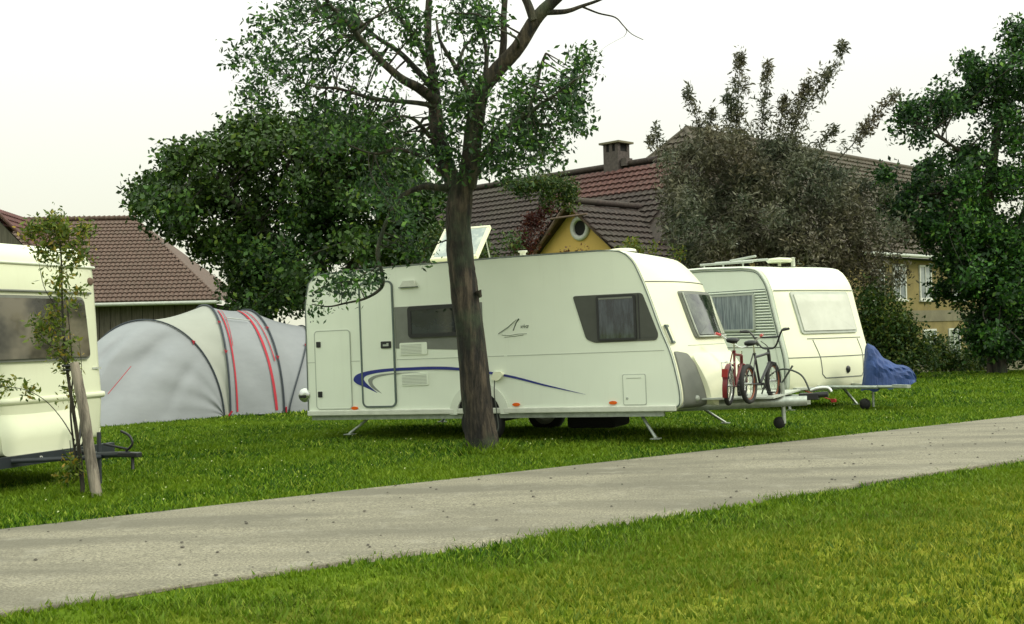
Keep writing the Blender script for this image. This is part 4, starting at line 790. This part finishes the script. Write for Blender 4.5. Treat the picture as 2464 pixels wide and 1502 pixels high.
# block B with the red tiled roof
LB = 20; sB = math.hypot(5.2, 4.85)
mb = MB(); tiles(mb, hp(32.3, 45, 3.5), hp(0, -1, 0), hp(5.2, 0, 4.85), 18, sB, .30, .36, .05, .07, lambda u, v: v > 5.2 and u > 11.3, 4); rb_ = Bd(mb, 'upper_roof', 'tred')
mb = MB(); tiles(mb, hp(32.3, 45, 3.5), hp(0, -1, 0), hp(5.2, 0, 4.85), 18, sB, .30, .36, .05, .07, lambda u, v: not (v > 5.2 and u > 11.3), 4); Bd(mb, 'lower_roof', 'tgrey')
mb = MB(); hq(mb, (32.3, 45, 3.42), (32.3, 26, 3.42), (37.5, 26, 8.27), (37.5, 45, 8.27)); hq(mb, (42.7, 26, 3.5), (42.7, 45, 3.5), (37.5, 45, 8.33), (37.5, 26, 8.33)); Bd(mb, 'roof_deck', 'tgrey', rb_)
mb = MB(); mb.tube([hp(37.5, 45, 8.40), hp(37.5, 29, 8.40)], .13, 8); Bd(mb, 'ridge_tiles', 'tgrey', rb_)
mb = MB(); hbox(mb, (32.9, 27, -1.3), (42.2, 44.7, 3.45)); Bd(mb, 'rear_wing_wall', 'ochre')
# chimney
cz = 8.2; yc = 31.15; mb = MB(); hbox(mb, (37.2, yc-.40, 7.9), (37.95, yc+.40, 8.95)); chm = Bd(mb, 'chimney', 'brick')
mb = MB(); hbox(mb, (37.26, yc-.34, 8.95), (37.89, yc+.34, 9.27)); Bd(mb, 'smoke_chamber', 'dark', chm)
for x, y in ((37.2, yc-.40), (37.2, yc+.24), (37.79, yc-.40), (37.79, yc+.24), (37.2, yc-.08)): mb = MB(); hbox(mb, (x, y, 8.952), (x+.16, y+.16, 9.278)); Bd(mb, 'pillar', 'brick', chm)
mb = MB(); hbox(mb, (37.08, yc-.54, 9.28), (38.07, yc+.54, 9.36)); Bd(mb, 'chimney_cap', 'plinth', chm)
mb = MB(); hbox(mb, (37.3, yc-.75, 8.3), (37.7, yc-.45, 8.62)); Bd(mb, 'flue_block', 'brick', chm)
# gabled wing
yg = 28.05; zg = 6.18; hwg = 3.5; dz = 3.05; xg = 31.5
mb = MB(); Lw = math.hypot(hwg, dz)
tiles(mb, hp(xg-.55, yg-hwg, zg-dz), hp(1, 0, 0), hp(0, hwg, dz), 6.5, Lw, .30, .36, .05, .07, None, 4); tiles(mb, hp(xg+5.95, yg+hwg, zg-dz), hp(-1, 0, 0), hp(0, -hwg, dz), 6.5, Lw, .30, .36, .05, .07, None, 4); rw = Bd(mb, 'wing_roof', 'tgrey')
mb = MB(); hq(mb, (xg-.5, yg-hwg, zg-dz-.08), (xg+6, yg-hwg, zg-dz-.08), (xg+6, yg, zg-.08), (xg-.5, yg, zg-.08)); hq(mb, (xg-.5, yg+hwg, zg-dz-.08), (xg+6, yg+hwg, zg-dz-.08), (xg+6, yg, zg-.08), (xg-.5, yg, zg-.08)); Bd(mb, 'roof_deck', 'tgrey', rw)
mb = MB(); mb.tube([hp(xg-.55, yg, zg+.06), hp(xg+6, yg, zg+.06)], .12, 8); Bd(mb, 'ridge_tiles', 'tgrey', rw)
mb = MB()
for s_ in (-1, 1): mb.tube([hp(xg-.5, yg, zg-.08), hp(xg-.2, yg+s_*hwg, zg-dz-.12)], .09, 4)
ya, za = HF.front(1325, 527, xg-.62); yb, zb = HF.front(1412, 515, xg-.62); mb.tube([hp(xg-.62, ya, za), hp(xg-.62, yb, zb)], .045, 4); Bd(mb, 'verge_boards', 'beam', rw)
mb = MB(); vs = [(xg, yg-hwg+.3, -1.3), (xg, yg+hwg-.3, -1.3), (xg, yg+hwg-.3, zg-dz+.18), (xg, yg, zg-.10), (xg, yg-hwg+.3, zg-dz+.18)]
hq(mb, *vs); hq(mb, (xg, yg-hwg+.3, -1.3), (xg+5, yg-hwg+.3, -1.3), (xg+5, yg-hwg+.3, zg-dz+.18), (xg, yg-hwg+.3, zg-dz+.18)); Bd(mb, 'gable_wall', 'yellow')
oy, oz = HF.front(1397, 549, xg); mb = MB(); mb.torus((0, 0, 0), .37, .10, n=32, m=8, sx=.8); mb.v = [tuple(hp(xg-.03+y, oy+x, oz+z)) for x, y, z in mb.v]; oc = Bd(mb, 'round_window', 'white')
mb = MB(); mb.lathe((0, 0, 0), [(.36, -.01), (.30, .05), (.001, .055)], 24); mb.v = [tuple(hp(xg+y-.06, oy+x, oz+z)) for x, y, z in mb.v]; Bd(mb, 'pane', 'dark', oc)

# ------------------------------------------------------------------ trees
def leaf_quads(C, size, asp=.5, sz_j=.6, droop=0.):
    n_ = len(C); a = RNG.normal(size=(n_, 3)); a[:, 2] -= droop; a /= np.linalg.norm(a, axis=1)[:, None]; b = RNG.normal(size=(n_, 3)); b -= a * (a*b).sum(1)[:, None]; b /= np.linalg.norm(b, axis=1)[:, None]
    s = size * (1 + RNG.uniform(-sz_j, sz_j, n_))[:, None]; w = s * asp * .5
    q = np.stack([C, C + a*s*.45 + b*w, C + a*s, C + a*s*.5 - b*w], 1); return q.reshape(-1, 3)
def clumps(blobs, Y0, spread, rng):
    out = []
    for cx, cy, rx, ry, n_ in blobs:
        for _ in range(n_):
            a = rng.uniform(0, 2*math.pi); r_ = math.sqrt(rng.uniform(0, 1)) ; out.append(P(cx + rx*r_*math.cos(a), cy + ry*r_*math.sin(a), Y0 + rng.gauss(0, spread) * math.sqrt(max(.1, 1-r_*r_))))
    return out
def tree(name, label, base, limbs, blobs, Y0, spread, per, cr_, lsize, lmat, bmat='bark', asp=.5, twig=.008, twigs=True, group=None, droop=0., shoots=None, cat='tree', trunk_n=18, extra=None, squash=1.):
    rng = random.Random(len(blobs) * 31 + int(abs(base[0]) * 100)); t = empty(name, base, label, cat, group=group)
    tr = MB(); br = MB(); nodes_ = []
    for i, (pts, rad) in enumerate(limbs):
        sm = cr(pts, 5); rs = []
        for k in range(len(sm)):
            f = k / (len(sm)-1) * (len(rad)-1); j = min(int(f), len(rad)-2); rs.append(rad[j] + (rad[j+1]-rad[j])*(f-j))
        big = i == 0; (tr if big else br).tube(sm, rs, trunk_n if big else (12 if rs[0] > .06 else 6), jit=.07 if big else .03)
        nodes_ += [(p, r_) for p, r_ in zip(sm, rs)][(2 if not big else len(sm)//2):]
    C = clumps(blobs, Y0, spread, rng); pts = []
    if shoots:
        for sp_, n_, rad0 in shoots:
            sm = cr(sp_, 8); br.tube(sm, [.018*(1-k/len(sm))+.004 for k in range(len(sm))], 4)
            for _ in range(n_): f = rng.random() ** .8; q = sm[int(f*(len(sm)-1))]; rr_ = .85 * rad0 * (1.0 - .9*f); o_ = np.array([rng.gauss(0, .5), rng.gauss(0, .5), rng.gauss(0, .35)]) * rr_; pts.append(np.array(q) + o_ + RNG.normal(size=(26, 3)) * (.05 + .16 * rr_) * np.array([1, 1, 1.5])); br.tube([q, Vector(np.array(q) + o_)], .005, 3, cap=False)
    nd = np.array([list(p) for p, _ in nodes_]) if nodes_ else None
    for c in C:
        if twigs and nd is not None:
            d = np.linalg.norm(nd - np.array(c), axis=1); i = int(d.argmin()); p0, r0_ = nodes_[i]
            if .15 < d[i] < 3.5:
                mid = p0.lerp(c, .5) + Vector((rng.uniform(-.12, .12), rng.uniform(-.12, .12), rng.uniform(-.05, .15))) * d[i]; s_ = cr([p0, mid, c], 4); r1_ = min(r0_*.6, twig * (1 + d[i]))
                br.tube(s_, [r1_*(1-.75*k/len(s_)) for k in range(len(s_))], 4, cap=False)
        k = int(per * rng.uniform(.5, 1.4)); g = np.clip(RNG.normal(size=(k, 3)), -1.9, 1.9) * cr_ * rng.uniform(.6, 1.25); g[:, 2] *= squash
        pts.append(np.array(c) + g)
    if extra is not None: pts += extra
    Cc = np.concatenate(pts)
    if limbs: tr.build('trunk', M[bmat], t, origin=base)
    if br.v: br.build('branches', M[bmat], t, origin=base)
    npmesh('crown', leaf_quads(Cc, lsize, asp, droop=droop), 4, M[lmat], t, origin=base); return t
Y1 = 14.6
def L(pts, Y=Y1, dy=0.): n_ = len(pts); return [P(x, y, Y + dy * k / max(1, n_-1)) for k, (x, y) in enumerate(pts)]
limbs = [(L([(1166, 1100), (1163, 1075), (1152, 1000), (1133, 820), (1112, 650), (1103, 540), (1108, 470), (1112, 440)]), [.27, .205, .188, .175, .168, .160, .155, .145]),
 (L([(1098, 450), (1072, 395), (1052, 310), (1046, 240), (1040, 170), (1030, 90), (1032, 0), (1040, -90)], dy=.5), [.12, .105, .10, .085, .06, .05, .042, .03]),
 (L([(1122, 450), (1133, 380), (1142, 300), (1158, 220), (1200, 165), (1246, 115), (1290, 45), (1340, -5), (1400, -60)], dy=-.6), [.135, .12, .118, .11, .10, .09, .085, .07, .05]),
 (L([(1285, 50), (1268, 5), (1240, -50)], Y1-.5), [.06, .05, .04]), (L([(1305, 30), (1360, 28), (1400, 15), (1450, -3), (1500, -30)], Y1-.5), [.04, .03, .022, .016, .01]),
 (L([(1400, 16), (1440, 32), (1480, 42), (1500, 62), (1520, 82), (1548, 96)], Y1-.5), [.014, .011, .009, .007, .005, .004]), (L([(1500, 62), (1508, 75), (1502, 88)], Y1-.5), [.006, .004, .003]),
 (L([(1047, 240), (1004, 210), (960, 185), (887, 117), (844, 64), (800, 20), (770, -30)], dy=-1), [.075, .06, .05, .04, .03, .025, .02]),
 (L([(1046, 215), (1004, 170), (960, 125), (900, 85), (860, 40), (850, -10)], dy=.8), [.05, .04, .032, .026, .02, .015]),
 (L([(1042, 190), (1020, 130), (985, 70), (940, 20), (920, -30)], dy=.4), [.04, .035, .03, .022, .018]),
 (L([(1046, 255), (1004, 248), (940, 242), (887, 235), (812, 213), (764, 210), (700, 190)], dy=-.6), [.035, .03, .025, .022, .018, .013, .008]),
 (L([(1145, 300), (1130, 230), (1095, 160), (1060, 100), (1050, 50)], dy=.6), [.05, .04, .03, .022, .015]), (L([(1100, 165), (1120, 110), (1155, 85), (1185, 55)], dy=.6), [.025, .02, .015, .01]),
 (L([(1205, 165), (1212, 100), (1212, 40), (1218, -30)], Y1-.2), [.05, .045, .04, .035]), (L([(1140, 250), (1165, 190), (1170, 120), (1150, 40), (1160, -30)], dy=.5), [.04, .035, .028, .02, .015]),
 (L([(1140, 400), (1180, 350), (1230, 300), (1290, 260), (1340, 225), (1400, 180)], dy=-.8), [.05, .04, .035, .028, .02, .012]), (L([(1145, 420), (1170, 390), (1210, 330), (1270, 300), (1330, 300), (1390, 285)], dy=.6), [.045, .035, .028, .022, .016, .01]),
 (L([(1270, 270), (1290, 210), (1300, 165), (1314, 128)], Y1-.4), [.022, .026, .022, .016]), (L([(1175, 355), (1185, 390), (1200, 410), (1260, 405)], Y1), [.02, .016, .012, .008]),
 (L([(1090, 455), (1040, 450), (1008, 452), (960, 480), (925, 545), (908, 610), (920, 660), (918, 692), (880, 718), (830, 730), (790, 738), (750, 732)], dy=-.3), [.055, .045, .035, .028, .024, .024, .024, .022, .016, .012, .009, .005]),
 (L([(918, 660), (890, 650), (860, 672), (820, 680), (780, 690), (750, 705)], Y1-.2), [.014, .012, .009, .007, .006, .004]), (L([(912, 620), (913, 600)], Y1-.2), [.02, .014]),
 (L([(1035, 330), (1000, 290), (960, 280), (920, 300)], dy=-.8), [.03, .022, .016, .01]), (L([(1150, 700), (1156, 716)], Y1-.12), [.05, .02]), (L([(1060, 420), (1020, 380), (960, 360), (900, 370), (840, 350)], dy=-.7), [.04, .03, .024, .018, .01])]
b1_ = [(650, 70, 42, 50, 6), (720, 40, 66, 50, 8), (800, 60, 85, 60, 13), (900, 50, 95, 55, 14), (990, 40, 66, 50, 7), (1120, 45, 60, 45, 12), (1170, 60, 60, 40, 6), (610, 150, 42, 35, 5), (690, 165, 66, 45, 9), (610, 225, 39, 35, 6), (680, 235, 57, 38, 5), (770, 215, 57, 45, 7), (740, 130, 66, 35, 6), (850, 140, 85, 40, 7),
 (860, 250, 85, 45, 9), (780, 290, 66, 50, 7), (960, 250, 57, 50, 4), (930, 330, 100, 55, 16), (1010, 370, 60, 60, 8), (1110, 210, 55, 70, 16), (1160, 150, 40, 50, 4), (1075, 290, 35, 80, 8), (1190, 300, 55, 80, 14), (1250, 330, 60, 60, 13), (1320, 300, 75, 60, 17), (1395, 275, 45, 35, 7), (1395, 150, 40, 30, 6), (1345, 200, 60, 45, 10), (1265, 215, 60, 50, 9),
 (1180, 400, 40, 25, 4), (1300, 375, 60, 22, 6), (1240, 390, 60, 25, 6), (960, 500, 60, 60, 12), (1000, 590, 45, 40, 5), (930, 430, 60, 50, 8), (1090, 400, 30, 40, 4), (1040, 150, 50, 60, 5), (800, -60, 190, 60, 8), (1000, -70, 152, 60, 7), (850, 690, 60, 25, 6), (790, 700, 45, 20, 4), (765, 750, 14, 10, 1), (900, 665, 20, 18, 2)]
tree('orchard_tree', 'tall fruit tree with leaning forked trunk in front of the long white caravan', G(1166, 1085), limbs, b1_, Y1, .9, 66, .108, .070, 'leafA', asp=.44, twig=.010, trunk_n=28)

# dense tree left of centre, behind caravan and tent
T2Y = 27.5; bt = P(800, 960, T2Y); bt.z = 0
def LL(pts, Y, dy=0): return L(pts, Y, dy)
b2_ = [(710, 315, 55, 35, 7), (850, 310, 80, 50, 14), (940, 380, 70, 60, 13), (1010, 450, 60, 60, 10), (340, 445, 30, 18, 2), (350, 500, 18, 14, 2), (430, 390, 22, 14, 2), (560, 310, 24, 14, 2), (610, 300, 20, 12, 2), (600, 345, 70, 50, 17), (640, 310, 40, 20, 5), (480, 410, 95, 65, 24), (385, 460, 55, 35, 9), (365, 490, 26, 30, 4), (428, 515, 58, 42, 13), (520, 520, 120, 85, 33), (690, 440, 130, 110, 50), (830, 380, 90, 70, 24), (880, 480, 120, 110, 42), (990, 540, 75, 80, 21), (595, 640, 62, 62, 18), (535, 585, 48, 40, 9), (690, 610, 130, 95, 45), (860, 590, 120, 60, 24), (1010, 600, 60, 40, 10), (650, 715, 90, 45, 19), (585, 692, 38, 36, 6), (730, 690, 60, 50, 13), (980, 430, 60, 50, 7), (760, 330, 70, 40, 11)]
l2 = [(LL([(800, 980), (795, 850), (780, 720), (760, 600), (740, 500)], T2Y), [.30, .26, .22, .16, .10]), (LL([(780, 720), (680, 600), (580, 500), (480, 420)], T2Y, -1), [.16, .12, .08, .03]), (LL([(785, 740), (860, 620), (920, 520), (980, 440)], T2Y, 1), [.15, .11, .07, .03]), (LL([(760, 600), (720, 450), (650, 340)], T2Y, .5), [.10, .07, .03]), (LL([(760, 660), (600, 620), (460, 560), (370, 500)], T2Y, -.5), [.10, .07, .05, .02])]
tree('broadleaf_tree', 'dense dark green tree spreading over the left end of the white caravan, behind the tent', bt, l2, b2_, T2Y, 1.6, 190, .19, .115, 'leafB', 'bark2', .6, .01)
# feathery conifer in front of the house
T3Y = 32.; bt = P(1780, 900, T3Y); bt.z = gz(bt.x, bt.y)
b3_ = [(1650, 430, 70, 75, 28), (1760, 400, 100, 70, 34), (1890, 410, 110, 70, 34), (1990, 450, 90, 60, 24), (1700, 540, 110, 90, 46), (1840, 530, 110, 90, 46), (1980, 560, 110, 80, 38), (2080, 480, 80, 55, 18), (2060, 640, 90, 45, 22), (1780, 620, 130, 50, 34), (1930, 630, 110, 50, 26), (2130, 670, 45, 30, 8), (1640, 520, 50, 50, 10), (1690, 360, 60, 40, 10), (2130, 560, 60, 50, 10), (1690, 610, 60, 40, 8)]
def sh(pts, n_, r_, dy=0): return (L(pts, T3Y + dy), n_, r_)
shoots3 = [sh([(1720, 400), (1680, 300), (1652, 212)], 34, .42), sh([(1770, 380), (1775, 250), (1783, 128)], 52, .55), sh([(1800, 380), (1770, 280), (1745, 230)], 30, .42), sh([(1830, 360), (1840, 240), (1850, 150)], 34, .36, .3), sh([(1860, 400), (1880, 290), (1890, 230)], 28, .3), sh([(1880, 380), (1930, 270), (1985, 190), (2032, 108)], 60, .5, -.4), sh([(1860, 380), (1910, 280), (1945, 200)], 40, .45), sh([(1980, 420), (2050, 350), (2100, 290), (2160, 222)], 40, .34), sh([(1640, 400), (1590, 350), (1576, 295)], 14, .22), sh([(1900, 420), (1970, 350), (2010, 310)], 20, .28), sh([(1720, 380), (1705, 320), (1715, 270)], 14, .28), sh([(1600, 400), (1570, 350), (1562, 335)], 6, .15)]
l3 = [(LL([(1780, 920), (1785, 760), (1790, 600), (1800, 450)], T3Y), [.20, .17, .13, .07])] + [(LL([(1785, 760), (x, (y+760)/2), (x2, y)], T3Y, dy), [.10, .06, .02]) for x, x2, y, dy in ((1730, 1660, 440, -1), (1860, 1960, 430, 1), (1900, 2060, 480, -.6), (1700, 1640, 540, .8))] + [(LL([(1640, 640), (1625, 590), (1605, 550), (1590, 530)], T3Y-1.2), [.09, .10, .06, .02])]
t3_ = tree('conifer', 'feathery grey green conifer with upright shoots, in front of the farmhouse roof', bt, l3, b3_, T3Y, 1.4, 165, .19, .125, 'leafC', 'bark2', .30, .01, shoots=shoots3)
# big tree on the right edge
T4Y = 33.; bt = P(2400, 900, T4Y); bt.z = gz(bt.x, bt.y)
b4_ = [(2440, 100, 28, 45, 6), (2400, 200, 75, 55, 22), (2460, 180, 60, 60, 13), (2340, 160, 25, 25, 4), (2310, 235, 70, 35, 10), (2240, 265, 70, 26, 8), (2180, 285, 32, 30, 5), (2190, 320, 30, 20, 2), (2440, 290, 60, 45, 10), (2310, 375, 50, 20, 3), (2400, 805, 70, 55, 20), (2450, 830, 60, 30, 11), (2350, 800, 30, 35, 6), (2400, 420, 110, 90, 36), (2260, 440, 70, 55, 13), (2170, 460, 60, 50, 9), (2140, 500, 50, 30, 5), (2330, 500, 80, 70, 20), (2380, 620, 100, 85, 50), (2300, 590, 60, 60, 14), (2460, 690, 80, 100, 40), (2350, 720, 50, 40, 8), (2290, 700, 40, 18, 4), (2540, 300, 90, 120, 20), (2560, 500, 100, 150, 26), (2570, 720, 90, 100, 18), (2520, 130, 60, 70, 10), (2330, 640, 60, 60, 16), (2255, 560, 40, 35, 7), (2420, 560, 60, 60, 14), (2210, 530, 40, 30, 4)]
l4 = [(LL([(2400, 920), (2395, 800), (2385, 650), (2375, 500), (2390, 380), (2410, 250), (2430, 150)], T4Y), [.28, .24, .21, .18, .13, .08, .03]), (LL([(2380, 480), (2350, 400), (2290, 350), (2230, 315), (2190, 300)], T4Y, -1), [.08, .06, .045, .03, .015]), (LL([(2385, 520), (2300, 470), (2200, 470)], T4Y, -.6), [.08, .05, .02]), (LL([(2390, 640), (2470, 500), (2540, 350)], T4Y, .6), [.12, .08, .03]), (LL([(2385, 600), (2330, 560), (2280, 540)], T4Y, -1), [.07, .04, .02]), (LL([(2392, 740), (2460, 690), (2540, 640)], T4Y, -.8), [.08, .05, .03])]
tree('broadleaf_tree', 'big dark green tree at the right edge, hiding part of the yellow house wall', bt, l4, b4_, T4Y, 1.5, 190, .19, .118, 'leafD', 'bark2', .55, .01)
# shrubs
def shrub(name, label, Y, blobs, lmat, per=120, cr2=.16, ls=.08, sp=.45, cat='shrub', group=None, z0=None):
    cx, cy = blobs[0][0], blobs[0][1]; b = P(cx, 880, Y); b.z = gz(b.x, b.y) if z0 is None else z0
    lm_ = [] if cat == 'climber' else [([b, Vector((b.x + (P(x, y, Y).x-b.x)*.5, Y, b.z + (P(x, y, Y).z-b.z)*.6)), P(x, y, Y)], [.03, .02, .008]) for x, y, *_ in blobs]
    return tree(name, label, b, lm_, blobs, Y, sp, per, cr2, ls, lmat, 'bark2', .5, .006, cat=cat, group=group, trunk_n=8)
shrub('shrub', 'tall rounded bush behind the blue cover, beside the older caravan', 31., [(2130, 760, 50, 45, 20), (2110, 820, 50, 50, 18), (2170, 800, 40, 50, 16), (2150, 855, 55, 40, 20), (2195, 860, 35, 35, 10), (2090, 730, 25, 25, 6)], 'leafS', 170, .19, .10)
shrub('shrub', 'low leafy bush in front of the lower windows of the yellow house', 37., [(2270, 870, 45, 22, 16), (2310, 880, 40, 18, 10), (2255, 830, 20, 25, 5), (2240, 850, 18, 30, 5)], 'leafS', 130, .2, .10)
shrub('shrub', 'dark bush under the tree at the right edge of the lawn', 38., [(2380, 855, 50, 22, 16), (2440, 840, 45, 25, 16), (2510, 830, 60, 40, 20), (2340, 870, 30, 14, 6), (2430, 800, 60, 20, 8)], 'leafS', 140, .22, .11)
shrub('climbing_plant', 'green climber spread over the old roof above the round window', 38.5, [(1290, 450, 70, 16, 14), (1350, 455, 45, 22, 14), (1375, 470, 18, 16, 6), (1230, 445, 50, 12, 7), (1330, 475, 30, 14, 5)], 'leafS', 110, .17, .10, .2, 'climber')
shrub('climbing_plant', 'dark red creeper along the left edge of the yellow gable', 39.5, [(1318, 505, 14, 14, 5), (1288, 540, 15, 22, 7), (1262, 575, 15, 25, 7), (1250, 603, 12, 12, 3)], 'leafR', 120, .15, .10, .15, 'climber')
shrub('shrub', 'yellow green bush showing above the caravan roof right of the yellow gable', 30., [(1510, 590, 22, 20, 7), (1560, 605, 35, 10, 5), (1625, 608, 12, 10, 2), (1540, 640, 40, 25, 8)], 'leafY', 60, .13, .07, .3)
shrub('shrub', 'bush showing above the roof of the white caravan near its open rooflight', 26., [(1230, 590, 25, 20, 3), (1160, 590, 30, 30, 7), (1050, 600, 50, 30, 12), (1180, 640, 60, 25, 10)], 'leafS', 90, .15, .08, .3)
# flowers peeping over the roof line
shrub('flowering_plant', 'small plant with dark red flowers just above the caravan roof under the round window', 30., [(1365, 604, 14, 4, 2), (1390, 602, 10, 5, 2), (1412, 603, 6, 4, 1), (1380, 640, 40, 20, 6)], 'leafR', 26, .07, .06, .2, 'plant')
# sapling with its stake
YS = 11.35; bs = P(198, 1178, YS); bs.z = 0
lsp = [(L([(200, 1185), (190, 1080), (172, 960), (158, 860), (150, 740), (148, 640), (142, 560), (130, 510)], YS), [.022, .019, .016, .013, .010, .008, .006, .004]), (L([(186, 1130), (170, 1000), (175, 900), (168, 800), (160, 720)], YS, .1), [.012, .01, .008, .006, .004]),
 (L([(180, 1060), (150, 1010), (110, 965), (60, 938), (0, 930), (-40, 925)], YS, -.3), [.006, .005, .004, .004, .003, .002]), (L([(150, 640), (180, 590), (205, 540)], YS), [.005, .004, .002]), (L([(155, 760), (110, 700), (95, 640)], YS), [.005, .004, .002]), (L([(165, 880), (120, 830), (80, 790)], YS), [.005, .004, .002]), (L([(178, 990), (196, 900), (190, 820)], YS), [.006, .004, .002]), (L([(196, 1150), (175, 1120), (168, 1060)], YS), [.006, .004, .003])]
bsp = [(135, 540, 30, 26, 16), (85, 552, 30, 18, 12), (200, 555, 18, 22, 8), (160, 590, 45, 28, 16), (125, 615, 38, 18, 10), (190, 635, 28, 28, 8), (145, 680, 28, 35, 9), (175, 720, 20, 30, 6), (115, 775, 38, 32, 14), (145, 830, 30, 30, 12), (85, 800, 22, 18, 5), (160, 880, 22, 18, 6), (20, 928, 25, 8, 5), (70, 945, 18, 8, 3), (165, 960, 22, 30, 4), (175, 1120, 22, 30, 9), (165, 1150, 18, 14, 4), (100, 590, 30, 14, 6)]
tree('sapling', 'young thin sapling with yellow green leaves in front of the cut off caravan', bs, lsp, bsp, YS, .07, 25, .050, .050, 'leafY', 'bark2', .42, .0025)
mb = MB(); mb.tube(cr([P(233, 1195, YS-.1), P(215, 1080, YS-.1), P(200, 980, YS-.1), P(186, 910, YS-.1), P(178, 872, YS-.1)], 6), [.056, .052, .05, .048, .042], 14, jit=.05)
bk = P(233, 1190, YS-.1); bk.z = 0; stk = mb.build('stake', M['stake'], None, origin=bk); stk.location = bk; tag(stk, 'leaning round wooden stake tied to the young sapling', 'stake')
mb = MB(); c_ = P(170, 880, YS-.05); mb.torus(c_, .07, .014, 'z', 20, 6); mb.torus(c_ + Vector((0, 0, -.04)), .065, .012, 'z', 20, 6); mb.build('tie', M['black'], stk, origin=bk)
